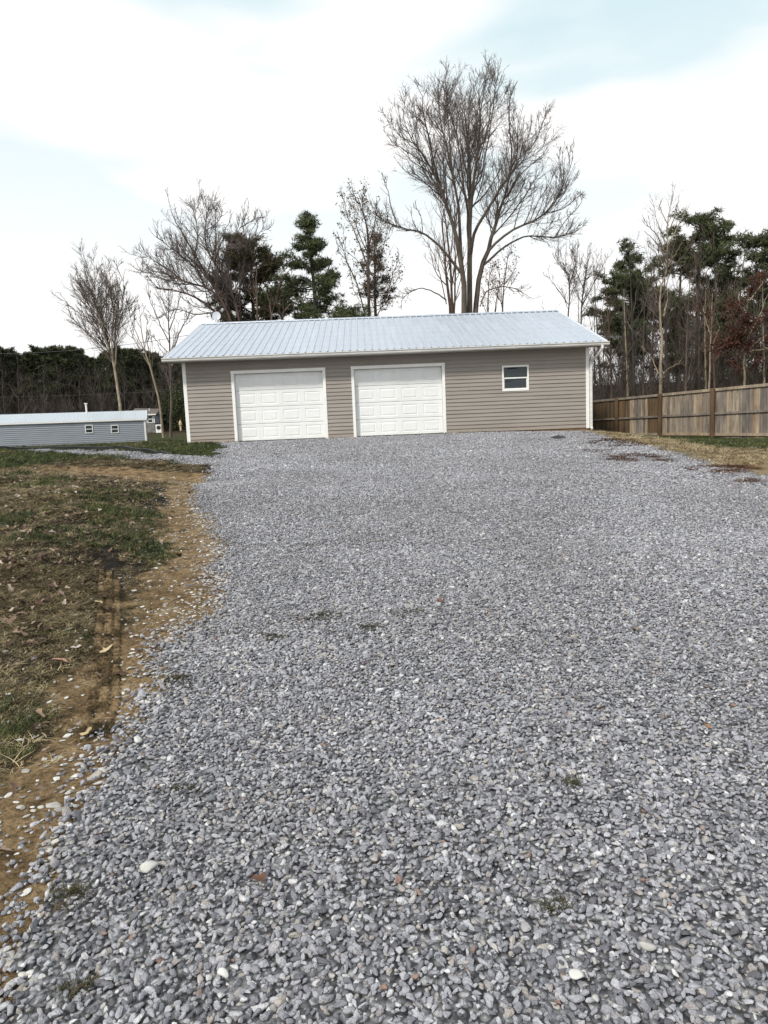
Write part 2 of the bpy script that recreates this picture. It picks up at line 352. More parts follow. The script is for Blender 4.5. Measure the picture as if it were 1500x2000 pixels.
# ------------------------------------------------------------------ terrain
_py = np.array([-40, 0, 4, 8, 12, 16, 19, 21.5, 24, 40, 64, 100, 140, 900], float)
_pz = np.array([-.8, 0, .12, .33, .60, .90, 1.12, 1.235, 1.25, 1.2, 1.12, 2.4, 4.5, 10])
_ty = np.arange(-40, 900, .25); _tz = np.interp(_ty, _py, _pz)
_k = np.hanning(13); _k /= _k.sum(); _tz = np.convolve(np.pad(_tz, 6, mode='edge'), _k, 'valid')
XLy = [-8, 1.9, 2.7, 3.9, 5.8, 7.2, 9.35, 11.7, 13.5, 16.2, 18, 20.8, 22.4]; XLx = [-.8, -1.06, -1.16, -1.25, -1.3, -1.55, -2.15, -2.7, -3.0, -3.4, -3.7, -4.1, -4.2]
XRy = [-8, 7, 9.6, 11.8, 14.6, 17.6, 19.7, 22.4]; XRx = [9, 7.2, 6.2, 6.1, 6.3, 6.3, 6.4, 7.]
def edgeL(y): return np.interp(y, XLy, XLx)
def edgeR(y): return np.interp(y, XRy, XRx)
def segd(x, y, pts):
    """distance to a polyline and position along it"""
    best = np.full(np.shape(x), 1e9); tb = np.zeros(np.shape(x)); n = len(pts)-1
    for i in range(n):
        a = np.array(pts[i], float); d = np.array(pts[i+1], float)-a
        t = np.clip(((x-a[0])*d[0]+(y-a[1])*d[1])/(d@d), 0, 1); q = np.hypot(x-a[0]-t*d[0], y-a[1]-t*d[1])
        m = q < best; best = np.where(m, q, best); tb = np.where(m, (i+t)/n, tb)
    return best, tb
SPUR = [(-2.6, 15.6), (-4.2, 16.6), (-6.2, 18.4), (-8.3, 19.9), (-9.6, 20.6)]
TRACK = [(-2.6, 13.2), (-4.1, 14.1), (-5.9, 15.4), (-9.2, 17.4), (-13, 19)]
def gmask(x, y):
    """positive inside the gravel, metres from the edge"""
    w = (fbm(x*1.3, y*1.3, 5)-.5)*.75
    m = np.minimum(x-edgeL(y), edgeR(y)-x)+w*np.clip((y+2)/8, .3, 1)
    m = np.minimum(m, 22.08-y-.16*fbm(x*2.2, y*0+2, 7))
    d, t = segd(x, y, SPUR); sp = (.62-.48*t)-d+w*.3
    return np.maximum(m, sp)
tp = np.array([(-1.30, 2.9), (-1.45, 3.6), (-1.72, 4.4), (-2.02, 5.3), (-2.30, 6.1), (-2.55, 6.8)])
def zt(x, y):
    x = np.asarray(x, float); y = np.asarray(y, float)
    z = np.interp(y, _ty, _tz)
    z = z + (.75-z)*sst(5.9, 10.2, x)*sst(11, 18, y)*(1-sst(60, 90, y))*np.where(z > .75, 1, 0)
    z = z + .07*sst(-3.5, -6, x)*sst(18, 21, y)*(1-sst(23, 28, y))
    z = z - .07*sst(3, 7, x)*sst(20, 22, y)*(1-sst(22.4, 24, y))
    # left bank
    e = edgeL(y)-x
    h = .33*sst(.3, 1.9, e)*np.exp(-((y-8.0)/5.2)**2)*(1-.6*sst(6, 12, e))
    h = h - .10*np.exp(-(segd(x, y, TRACK)[0]/.7)**2)
    h = h + np.where(e > .2, 1, 0)*sst(.2, 1.5, e)*((fbm(x*.9, y*.9, 11)-.5)*.18+(fbm(x*4, y*4, 12)-.5)*.05)*(1-sst(25, 60, y))
    z = z + h
    z = z - .035*np.exp(-(segd(x, y, tp)[0]/.15)**4)*sst(2.9, 3.6, y)*sst(6.9, 6.0, y)
    # slight wheel wear of the drive
    ins = sst(0, .6, np.minimum(x-edgeL(y), edgeR(y)-x))*(1-sst(21, 22, y))
    z = z + ins*((fbm(x*.35, y*.35, 21)-.5)*.07+(fbm(x*1.6, y*1.6, 22)-.5)*.03)
    # wooded hills
    z = z + 12*sst(112, 165, y)*sst(30, -10, x)+3.6*sst(62, 125, y)*sst(0, 25, x)*(.6+.8*fbm(x*.05, y*.05, 33))
    z = z + (fbm(x*.02, y*.02, 31)-.5)*5*sst(90, 150, y)
    return z
def grade(a, b, h0, c, g):
    """grid lines: fine between a and b, growing outwards to c on both sides"""
    mid = list(np.arange(a, b+1e-6, h0)); out = []; h = h0; v = b
    while v < c[1]: h *= g; v += h; out.append(v)
    lo = []; h = h0; v = a
    while v > c[0]: h *= g; v -= h; lo.append(v)
    return np.array(lo[::-1]+mid+out)
gx = grade(-6, 7.5, .10, (-900, 900), 1.035); 
gy = np.concatenate([np.arange(-12, 1, .3), np.arange(1, 9, .06), np.arange(9, 24, .13), grade(24, 24.1, .1, (23.9, 900), 1.035)[1:]])
gy = np.unique(np.round(gy, 4)); gx = np.unique(np.round(gx, 4))
def grid_mesh(name, gx, gy, zf, mat, keep=None):
    X, Y = np.meshgrid(gx, gy); Z = zf(X, Y); V = np.stack([X, Y, Z], -1).reshape(-1, 3)
    nx = len(gx); ny = len(gy); i = (np.arange(ny-1)[:, None]*nx+np.arange(nx-1)[None, :]).ravel()
    Q = np.stack([i, i+1, i+nx+1, i+nx], -1)
    if keep is not None:
        k = keep(X, Y).ravel(); Q = Q[k[Q].any(1)]
        used = np.unique(Q); mp_ = np.full(len(V), -1); mp_[used] = np.arange(len(used)); V = V[used]; Q = mp_[Q]
    return mesh_np(name, V, Fq=Q, mat=mat, smooth=True), V
def setattr_f(me, name, arr):
    a = me.attributes.new(name, 'FLOAT', 'POINT'); a.data.foreach_set('value', np.asarray(arr, np.float32))
def greenness(x, y):
    e = edgeL(y)-x
    n = fbm(x*.55, y*.55, 41)
    left = np.where(e > 0, np.clip(.30+(n-.5)*2.2-.25*sst(8.5, 11, y)+.25*sst(3.8, 5, y)*sst(9.5, 7.5, y)+.35*sst(2.5, 5, e)*sst(9, 4, y), 0, 1), 0)
    strip = sst(16.8, 18, y+x*-.0)*sst(29, 23, y)*np.where(x < 0, 1, 0)
    left = np.maximum(left*(1-strip), strip*np.clip(.75+(n-.5)*1.2, 0, 1))
    left = np.maximum(left, np.where((y > 28) & (x < 10), .45+(n-.5), 0))
    right = np.where(x > 5.5, sst(1., .3, np.abs(x-10.2)/4.)*sst(12.5, 15., y), 0)*np.clip(.9+(n-.5)*1.5, 0, 1)
    return np.maximum(left, right)
def strawness(x, y):
    return np.clip(np.where(x > 5.0, sst(-.6, .3, x-edgeR(y)), 0)*sst(8, 12, y)*(1-sst(30, 36, y))*(1-greenness(x, y)*.9)
        + .45*np.exp(-(((x+4.6)/.9)**2+((y-21.6)/.7)**2))+ .5*np.where(x < 0, 1, 0)*sst(40, 60, y)*0, 0, 1)
def clayness(x, y):
    e = edgeL(y)-x
    w = .14+.42*fbm(x*1.3, y*1.3, 61)+.10*sst(4.2, 6.0, y)
    v = sst(w*1.6+.25, w*.6, e)*sst(-.6, .1, e)*(1-sst(12.5, 14, y))
    d, t = segd(x, y, TRACK)
    v = np.maximum(v, sst(1.0, .35, d)*(1-.75*sst(.35, .9, t))*.95)
    v = np.maximum(v, .7*sst(21.5, 21.8, y)*sst(22.6, 22.3, y)*(x > -5.6)*(x < 7.4))
    v = np.maximum(v, .5*np.exp(-((x-7.2)/1.)**2-((y-21.3)/.8)**2))
    return v
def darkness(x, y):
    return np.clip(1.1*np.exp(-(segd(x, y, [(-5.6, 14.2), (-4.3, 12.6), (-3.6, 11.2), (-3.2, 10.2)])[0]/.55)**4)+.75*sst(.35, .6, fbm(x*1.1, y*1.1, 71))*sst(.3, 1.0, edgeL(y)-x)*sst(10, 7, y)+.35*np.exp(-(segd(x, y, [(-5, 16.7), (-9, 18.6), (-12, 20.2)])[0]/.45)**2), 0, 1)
def forestness(x, y): return np.clip(sst(80, 96, y)*(x < 12)+sst(31, 37, y)*sst(6, 10, x), 0, 1)
me, V = grid_mesh('ground', gx, gy, zt, M['ground'])
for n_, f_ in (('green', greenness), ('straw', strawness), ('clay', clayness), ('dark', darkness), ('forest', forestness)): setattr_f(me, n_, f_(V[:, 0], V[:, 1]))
tag(link('ground', me), kind='structure')
# tyre print pressed into the verge: a band of mud with lugs
nu, nv = 420, 26; tt = np.linspace(0, len(tp)-1, nu); cx_ = np.interp(tt, range(len(tp)), tp[:, 0]); cy_ = np.interp(tt, range(len(tp)), tp[:, 1])
kk_ = np.hanning(61); kk_ /= kk_.sum(); cx_ = np.convolve(np.pad(cx_, 30, mode='edge'), kk_, 'valid'); cy_ = np.convolve(np.pad(cy_, 30, mode='edge'), kk_, 'valid')
tx, ty_ = np.gradient(cx_), np.gradient(cy_); tl = np.hypot(tx, ty_)+1e-9; sl_ = np.cumsum(tl)
vv = np.linspace(-1, 1, nv); Wd = .10
X = cx_[:, None]+(ty_/tl)[:, None]*vv*Wd; Y = cy_[:, None]-(tx/tl)[:, None]*vv*Wd
S_ = sl_[:, None]+np.abs(vv)[None]*.035
lug = (np.sin(S_*2*np.pi/.072) > -.1)*(np.abs(vv)[None] < .8)*(np.abs(np.abs(vv)-.32)[None] > .09)
edg = np.exp(-((np.abs(vv)-.9)/.1)**2)[None]
fade = sst(0, 60, np.arange(nu))*sst(nu-1, nu-120, np.arange(nu)); fade = fade[:, None]
Zt = zt(X, Y)+(.005+.020*lug+.006*(fbm(X*9, Y*9, 5)-.5))*fade-.03*(1-fade)-.03*(np.abs(vv)[None] > .97)-.012*sst(.8, 1, np.abs(vv))[None]
Vt = np.stack([X, Y, Zt], -1).reshape(-1, 3); i = (np.arange(nu-1)[:, None]*nv+np.arange(nv-1)[None, :]).ravel()
me = mesh_np('tyre_track', Vt, Fq=np.stack([i, i+nv, i+nv+1, i+1], -1), mat=M['ground'], smooth=False)
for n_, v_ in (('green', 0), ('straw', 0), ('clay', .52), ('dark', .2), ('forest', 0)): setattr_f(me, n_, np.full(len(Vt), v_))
tag(link('tyre_track', me), kind='structure')
def stainf(x, y):
    a = 0
    for (cx, cy, rx, ry, s) in [(5.9, 16.5, .8, 1.5, 1), (5.3, 13.5, .9, 1.0, .9), (6, 11.6, .8, .8, 1), (5.9, 10.2, .9, .5, .8), (4.6, 19.9, 1.6, .45, .75), (4.9, 15, .8, .5, .7), (3.3, 20.6, .9, .3, .5), (6.2, 19.2, .6, 1.2, .8)]:
        a = np.maximum(a, s*np.exp(-((x-cx)/rx)**2-((y-cy)/ry)**2))
    a = np.maximum(a, .55*sst(.7, 0, x-edgeL(y))*(fbm(x*2, y*2, 81)))
    return a*1.3
ddx = np.arange(-10.5, 9.6, .09); ddy = np.concatenate([np.arange(-6, 1, .2), np.arange(1, 22.4, .09)])
me, V = grid_mesh('gravel_driveway', ddx, ddy, lambda x, y: zt(x, y)+.012*sst(-.08, .1, gmask(x, y))+np.where(gmask(x, y) > -.02, .0, -.03)*1., M['gravel'], keep=lambda x, y: gmask(x, y) > 0)
setattr_f(me, 'stain', stainf(V[:, 0], V[:, 1]))
tag(link('gravel_driveway', me), kind='structure')

# ------------------------------------------------------------------ scatter (stuff only)
def scatter(name, pts, rot, scl, idx, sources):
    me = bpy.data.meshes.new(name); n = len(pts)
    me.vertices.add(n); me.vertices.foreach_set('co', np.asarray(pts, np.float32).ravel())
    for nm, ar in (('rot', rot), ('scl', scl)):
        a = me.attributes.new(nm, 'FLOAT_VECTOR', 'POINT'); a.data.foreach_set('vector', np.asarray(ar, np.float32).ravel())
    a = me.attributes.new('idx', 'INT', 'POINT'); a.data.foreach_set('value', np.asarray(idx, np.int32))
    me.update()
    o = bpy.data.objects.new(name, me); COL.objects.link(o)
    g = bpy.data.node_groups.new(name+'_nodes', 'GeometryNodeTree')
    g.interface.new_socket('Geometry', in_out='INPUT', socket_type='NodeSocketGeometry'); g.interface.new_socket('Geometry', in_out='OUTPUT', socket_type='NodeSocketGeometry')
    gi = g.nodes.new('NodeGroupInput'); go = g.nodes.new('NodeGroupOutput')
    io = g.nodes.new('GeometryNodeInstanceOnPoints'); io.inputs['Pick Instance'].default_value = True
    jn = g.nodes.new('GeometryNodeJoinGeometry')
    for s in reversed(sources):
        oi = g.nodes.new('GeometryNodeObjectInfo'); oi.inputs['Object'].default_value = s; oi.inputs['As Instance'].default_value = True; g.links.new(oi.outputs['Geometry'], jn.inputs[0])
    def na(nm, t):
        a = g.nodes.new('GeometryNodeInputNamedAttribute'); a.data_type = t; a.inputs[0].default_value = nm; return a.outputs[0]
    e2r = g.nodes.new('FunctionNodeEulerToRotation')
    g.links.new(gi.outputs[0], io.inputs['Points']); g.links.new(jn.outputs[0], io.inputs['Instance'])
    g.links.new(na('idx', 'INT'), io.inputs['Instance Index']); g.links.new(na('rot', 'FLOAT_VECTOR'), e2r.inputs[0]); g.links.new(e2r.outputs[0], io.inputs['Rotation'])
    g.links.new(na('scl', 'FLOAT_VECTOR'), io.inputs['Scale']); g.links.new(io.outputs[0], go.inputs[0])
    md = o.modifiers.new('scatter', 'NODES'); md.node_group = g
    return tag(o, kind='stuff')
def src(name, me): return bpy.data.objects.new(name, me)      # data only; it is not in the scene
def ico(sub):
    import bmesh
    bm = bmesh.new(); bmesh.ops.create_icosphere(bm, subdivisions=sub, radius=.5)
    v = np.array([x.co[:] for x in bm.verts]); f = np.array([[q.index for q in p.verts] for p in bm.faces]); bm.free(); return v, f
def pebble(name, seed, mat, sub=2):
    r = np.random.default_rng(seed); v, f = ico(sub)
    # cut by random planes: an angular crushed stone
    for k in range(8):
        n = r.normal(size=3); n /= np.linalg.norm(n); d = r.uniform(.2, .38)
        e = v@n-d; v = v-np.where(e > 0, e, 0)[:, None]*n
    v *= (r.uniform(1.15, 1.65), r.uniform(.85, 1.1), r.uniform(.62, .95))
    return mesh_np(name, v, Ft=f, mat=mat, smooth=False)
PEB = [src('pebble', pebble('pebble', 100+i, M['stone'])) for i in range(9)]
PEBD = [src('dusty_pebble', pebble('dusty_pebble', 200+i, M['stone_dirt'])) for i in range(4)]
def pts_in(dens, x0, x1, y0, y1):
    n = int(dens*(x1-x0)*(y1-y0)); return rng.uniform(x0, x1, n), rng.uniform(y0, y1, n)
P3 = []; S3 = []
def visw(y, m=.6): return -(.62*y+m), .60*y+m
# stones lie packed side by side: a loose hexagonal packing, shaken, over a lower layer
for (y0, y1, cell, lay) in [(.5, 4.2, .0190, 0), (.5, 4.2, .027, 1), (4.2, 7, .0195, 0), (4.2, 7, .034, 1), (7, 10, .0215, 0), (10, 14, .0245, 0), (14, 22.1, .030, 0)]:
    x0, x1 = visw(y1, 2.3); x0 = max(x0, -10); x1 = min(x1, 8.5)
    ax = np.arange(x0, x1, cell); ay = np.arange(y0, y1, cell*.87); X, Y = np.meshgrid(ax, ay); X = X+(np.arange(len(ay)) % 2)[:, None]*cell*.5
    x = X.ravel()+rng.normal(0, cell*.26, X.size); y = Y.ravel()+rng.normal(0, cell*.26, X.size)
    k = (x > edgeL(y)-6.5) & (np.abs(x) < .62*y+2.2); x = x[k]; y = y[k]
    g = gmask(x, y); st = stainf(x, y)
    pr = sst(-.12, .18, g+(rng.random(len(x))-.5)*.3)
    pr = pr*(1-.7*(st*fbm(x*3, y*3, 91) > .40+.1*rng.random(len(x))))
    k = (rng.random(len(x)) < pr); x = x[k]; y = y[k]; n = len(x)
    big = 1+.35*(fbm(x*1.2, y*1.2, 95)-.5)
    s = cell*.93*big*np.clip(rng.lognormal(0, .27, n), .5, 2.0)
    z = zt(x, y)+.014+(rng.uniform(-.006, .009, n) if lay == 0 else rng.uniform(-.014, -.006, n))
    P3.append(np.stack([x, y, z], -1)); S3.append(s)
P3 = np.concatenate(P3); S3 = np.concatenate(S3); n = len(P3)
rot = np.stack([rng.normal(0, .38, n), rng.normal(0, .38, n), rng.uniform(0, 6.28, n)], -1)
tag(scatter('gravel', P3, rot, np.repeat(S3[:, None], 3, 1)*rng.uniform(.8, 1.25, (n, 3)), rng.integers(0, 9, n), PEB),
    'loose grey crushed gravel covering the driveway up to the garage', 'gravel')
# stones trodden into the clay verge
x, y = pts_in(900, -4.5, -.4, 1.3, 14); e = edgeL(y)-x
k = (e > -.35) & (rng.random(len(x)) < .95*np.exp(-np.clip(e, 0, 9)/.2)+.10*(e < .9)*fbm(x*4, y*4, 99)); x = x[k]; y = y[k]; n = len(x)
s = np.clip(rng.lognormal(math.log(.02), .35, n), .01, .05)
rot = np.stack([rng.normal(0, .15, n), rng.normal(0, .15, n), rng.uniform(0, 6.28, n)], -1)
sc = np.repeat(s[:, None], 3, 1)*[1.15, 1, .62]
tag(scatter('verge_stones', np.stack([x, y, zt(x, y)+.003], -1), rot, sc, rng.integers(0, 4, n), PEBD), 'pale stones pressed into the clay along the left edge of the gravel', 'stones')

def blades(name, mat, nb, h, spread, lean, w, seed, flat=0):
    r = np.random.default_rng(seed); V = []; Fq = []; Ft = []
    for i in range(nb):
        a = r.uniform(0, 6.28); b0 = np.array([math.cos(a), math.sin(a), 0])*r.uniform(0, spread); d = r.uniform(0, 6.28)
        dr = np.array([math.cos(d), math.sin(d), 0]); sd = np.array([-dr[1], dr[0], 0]); H = h*r.uniform(.5, 1.2); ln = lean*r.uniform(.3, 1.3)
        p = [b0, b0+dr*ln*H*.35+np.array([0, 0, H*.55*(1-flat)]), b0+dr*ln*H+np.array([0, 0, H*(1-flat)*.85])]
        n = len(V); V += [p[0]-sd*w/2, p[0]+sd*w/2, p[1]+sd*w*.4, p[1]-sd*w*.4, p[2]]
        Fq.append((n, n+1, n+2, n+3)); Ft.append((n+3, n+2, n+4))
    return mesh_np(name, V, Fq, Ft, mat)
GG = [src('grass_tuft', blades('grass_tuft', M['grass_green'], 18, .045, .05, .9, .0038, s)) for s in range(3)]
GD = [src('dry_tuft', blades('dry_tuft', M['grass_dead'], 16, .048, .055, 1.7, .0032, s+10, .62)) for s in range(3)]
M['straw_grass'] = inst_mat('straw_grass', [(0, (.11, .085, .045)), (.4, (.25, .195, .11)), (1, (.5, .41, .26))], .8)
GS = [src('straw_tuft', blades('straw_tuft', M['straw_grass'], 14, .07, .05, 1.5, .0035, s+20, .5)) for s in range(3)]
def grass(name, x, y, s, src_, label, up=0):
    n = len(x); rot = np.stack([rng.normal(0, .15, n), rng.normal(0, .15, n), rng.uniform(0, 6.28, n)], -1)
    tag(scatter(name, np.stack([x, y, zt(x, y)-.004+up], -1), rot, np.repeat(np.asarray(s)[:, None], 3, 1), rng.integers(0, len(src_), n), src_), label, 'grass')
GX = []; DX = []
for (x0, x1, y0, y1, dg, dd, sc) in [(-6, -1, 1.3, 6, 2200, 2800, .8), (-10, -1, 6, 11, 900, 1100, 1.), (-14, -2, 11, 17, 320, 420, 1.4), (-19, -4, 17, 24, 170, 90, 1.5), (-30, -5, 24, 40, 25, 14, 2.2), (-34, -14, 40, 62, 12, 6, 3.)]:
    for D, lst in ((dg, GX), (dd, DX)):
        x, y = pts_in(D, x0, x1, y0, y1); e = edgeL(y)-x; g = greenness(x, y)+(fbm(x*3, y*3, 45)-.5)*.9
        cl = clayness(x, y)*1.1+darkness(x, y)*.55+1.*(segd(x, y, tp)[0] < .09)
        p = (sst(.35, .7, g) if lst is GX else sst(.95, .35, g))*(1-np.clip(cl, 0, .93))*sst(.2, .7, e)*(gmask(x, y) < .03)
        ins = (x > -5.6) & (y > 22.1)
        k = (rng.random(len(x)) < p) & ~ins & ~((x < -19) & (y > 63.5))
        lst.append(np.stack([x[k], y[k], sc*rng.uniform(.6, 1.3, k.sum())], -1))
A = np.concatenate(GX); grass('lawn_grass', A[:, 0], A[:, 1], A[:, 2], GG, 'short green grass patches on the left bank and by the shed')
A = np.concatenate(DX); grass('dry_lawn_grass', A[:, 0], A[:, 1], A[:, 2], GD, 'flattened dry winter grass on the left bank')
x, y = pts_in(330, 5.5, 15, 12, 26); g = greenness(x, y)+(fbm(x*2, y*2, 46)-.5)*.5; ok = (x > edgeR(y)-.1) & ~((x < 7.2) & (y > 22.1))
k = ok & (rng.random(len(x)) < sst(.35, .6, g)); grass('side_grass', x[k], y[k], 1.25*rng.uniform(.6, 1.3, k.sum()), GG, 'green grass strip in front of the wooden fence')
k = ok & (rng.random(len(x)) < .7*sst(.62, .25, g)); grass('side_straw', x[k], y[k], 1.4*rng.uniform(.6, 1.4, k.sum()), GS, 'tan straw-like grass between the gravel and the fence')
# leaf litter
def leaf_mesh(name, seed, mat, lobes=5, size=1.):
    r = np.random.default_rng(seed); n = 14; V = [(0, 0, 0)]
    for i in range(n):
        a = 2*math.pi*i/n; rr = (.42+.16*math.cos(lobes*a)+r.uniform(-.05, .05))*(1.25 if abs(math.cos(a)) > .8 else .9)
        X, Y = rr*math.cos(a)*1.2, rr*math.sin(a)
        V.append((X*size, Y*size, (.30*Y*Y*4*.6+.18*math.sin(2.2*X+seed)+r.uniform(-.03, .03))*size))
    F = [(0, 1+i, 1+(i+1) % n) for i in range(n)]
    s = len(V); V += [(.5*size, .012*size, .02*size), (.5*size, -.012*size, .02*size), (.95*size, 0, .12*size)]; F.append((s, s+1, s+2))
    return mesh_np(name, V, Ft=F, mat=mat, smooth=True)
LV = [src('leaf', leaf_mesh('leaf', s, M['leaf'], 3+s % 3)) for s in range(4)]
x, y = pts_in(260, -12, -1.2, 1.5, 17); e = edgeL(y)-x; ld = sst(.5, 1.8, e)*(sst(10, 4, y)*.75+.12)*sst(.35, .6, fbm(x*.9, y*.9, 51)+.12)*(1-clayness(x, y)*.8)
k = rng.random(len(x)) < ld+.03*(e > .2); x = x[k]; y = y[k]; n = len(x)
rot = np.stack([rng.normal(0, .4, n), rng.normal(0, .4, n), rng.uniform(0, 6.28, n)], -1); s = rng.uniform(.02, .055, n)
tag(scatter('leaf_litter', np.stack([x, y, zt(x, y)+.02], -1), rot, np.repeat(s[:, None], 3, 1), rng.integers(0, 4, n), LV), 'brown dead leaves scattered over the grassy bank', 'leaves')
# pine straw on the gravel
PS = [src('needle_clump', blades('needle_clump', M['litter'], 12, .11, .09, 1.5, .006, 33+s, .85)) for s in range(3)]
x, y = pts_in(500, -4, 8, 7, 22); k = (stainf(x, y)*fbm(x*3, y*3, 91) > .36+.1*rng.random(len(x))) & (x > 2); x = x[k]; y = y[k]; n = len(x)
tag(scatter('pine_straw', np.stack([x, y, zt(x, y)+.012], -1), np.stack([x*0, y*0, rng.uniform(0, 6.28, n)], -1), np.repeat(rng.uniform(.6, 1.4, n)[:, None], 3, 1), rng.integers(0, 3, n), PS), 'reddish brown pine needle patches on the right side of the gravel', 'pine needles')

# ------------------------------------------------------------------ garage
GO = (-5.545, 22.17, 1.2655); GL, GD_ = 12.65, 10.09
gar = empty('garage', GO); tag(gar, 'long taupe vinyl-sided garage with two white overhead doors and ribbed metal roof', 'garage')
PC = .119; DX1, DX2, DW, DH = 1.466, 5.194, 2.93, 2.186; WX, WZ, WW, WH = 9.919, 1.236, .84, .79
OG, RZ, EZ, EY = .4435, 4.421, 2.607, -.486
def lap(x0, x1, z0):
    m = MB(); lip = .027
    pr = [(.004, z0), (-lip, z0+.001), (-lip, z0+.012), (-.011, z0+.017), (-.012, z0+PC*.5), (-.017, z0+PC*.5+.004), (-.003, z0+PC+.006), (.004, z0+PC+.006)]
    pr = [(.004, z0), (-lip, z0), (-lip, z0+.008), (-.003, z0+PC+.004), (.004, z0+PC+.004)]
    xs = np.linspace(x0, x1, max(2, int((x1-x0)/.8)+1)); n = len(pr)
    vs = []; fs = []
    for i, X in enumerate(xs):
        w = .0022*math.sin(X*2.1+z0*17)+.0015*math.sin(X*5.3+z0*41)
        for (a, b) in pr: vs.append((X, a+(w if a < 0 else 0), b+(w if a < 0 else 0)))
    for i in range(len(xs)-1):
        for k in range(n): fs.append((i*n+k, i*n+(k+1) % n, (i+1)*n+(k+1) % n, (i+1)*n+k))
    fs += [tuple(range(n-1, -1, -1)), tuple(range((len(xs)-1)*n, len(xs)*n))]
    return m.add(vs, fs)
for i in range(21):
    z0 = i*PC
    cuts = []
    if i < 18: cuts += [(DX1+.012, DX1+DW-.012), (DX2+.012, DX2+DW-.012)]
    if 11 <= i <= 16: cuts += [(WX+.012, WX+WW-.012)]
    a = .085
    for c0, c1 in sorted(cuts)+[(GL-.085, None)]:
        js = [q for q in (1.1+((i*1.37) % 3.66)+k*3.66 for k in range(5)) if a+.5 < q < c0-.5]
        for u0, u1 in zip([a]+js, js+[c0]): lap(u0+(.0015 if u0 != a else 0), u1-(.0015 if u1 != c0 else 0), z0).build('siding_board', M['siding'], gar, (0, random.uniform(-.0015, .0015), 0))
        a = c1
for sx_, nm in ((0, 'left_wall'), (GL, 'right_wall')):
    m = MB(); s = -1 if sx_ == 0 else 1
    for i in range(36):
        z0 = i*PC
        if z0 > 4.2: break
        def yi(z): return 0 if z < 2.45 else (z-2.45)/.328
        y0, y1 = yi(z0+PC), GD_-yi(z0+PC)
        if y1-y0 < .2: break
        b = (sx_+s*.017, z0); pts = [(sx_, z0), (sx_+s*.017, z0), (sx_+s*.017, z0+.01), (sx_+s*.003, z0+PC+.003), (sx_, z0+PC+.003)]
        m.extr(pts if s < 0 else pts[::-1], 'y', max(y0, .085), min(y1, GD_-.085))
    m.build('side_wall', M['siding'], gar)
m = MB().box(.0, GL, GD_-.03, GD_, 0, 2.5); m.build('rear_wall', M['siding'], gar)
MB().box(.02, GL-.02, .03, GD_-.03, -.5, -.004).build('floor_slab', M['slab'], gar)
for a, b in ((.0, DX1), (DX1+DW, DX2), (DX2+DW, GL)):
    MB().box(a, b, .002, .03, -.35, .02).build('skirt_board', M['skirt'], gar)
for x in (0, GL):      # corner trim
    s = 1 if x == 0 else -1
    m = MB(); xa, xb = sorted((x-s*.022, x+s*.085)); m.box(xa, xb, -.024, .0, -.02, 2.488); ya = sorted((x-s*.022, x+s*.001)); m.box(ya[0], ya[1], .0, .085, -.02, 2.488)
    m.build('corner_trim', M['white_trim'], gar, bevel=.003)
for y in (GD_,):
    for x in (0, GL): MB().box(x-.02, x+.02, GD_-.085, GD_+.012, 0, 2.488).build('corner_trim', M['white_trim'], gar)
def door_section(w, h, seed):
    m = MB(); r = random.Random(seed)
    pw, ph, n = .50, .335, 4; gap = (w-n*pw)/(n+.25); xs = []; x = gap*.625
    for i in range(n): xs.append((x, x+pw)); x += pw+gap
    z0, z1 = (h-ph)/2, (h+ph)/2
    xl = [0.006]; 
    for a, b in xs: xl += [a, b]
    xl.append(w-.006); zl = [.004, .016, z0, z1, h-.016, h-.004]; yd = {0: .010, 5: .010}
    idx = {}
    vs = []; fs = []
    for j, z in enumerate(zl):
        for i, X in enumerate(xl): idx[i, j] = len(vs); vs.append((X, yd.get(j, 0), z))
    for j in range(5):
        for i in range(len(xl)-1):
            if j == 2 and i % 2 == 1:
                a, b = xl[i], xl[i+1]
                rings = [(0, 0), (.012, .008), (.030, .008), (.052, -.001), (.060, -.001)]
                prev = [idx[i, j], idx[i+1, j], idx[i+1, j+1], idx[i, j+1]]
                for (ins, dep) in rings[1:]:
                    k = len(vs); vs += [(a+ins, dep, z0+ins), (b-ins, dep, z0+ins), (b-ins, dep, z1-ins), (a+ins, dep, z1-ins)]
                    cur = [k, k+1, k+2, k+3]
                    for q in range(4): fs.append((prev[q], prev[(q+1) % 4], cur[(q+1) % 4], cur[q]))
                    prev = cur
                fs.append(tuple(prev))
            else: fs.append((idx[i, j], idx[i+1, j], idx[i+1, j+1], idx[i, j+1]))
    m.add(vs, fs)
    m.box(.006, w-.006, .0125, .045, .002, h-.002)
    return m.mesh('door_section', M['door'])
dw, dh = DW-.18, DH-.09
secm = [door_section(dw, dh/4, i) for i in range(2)]
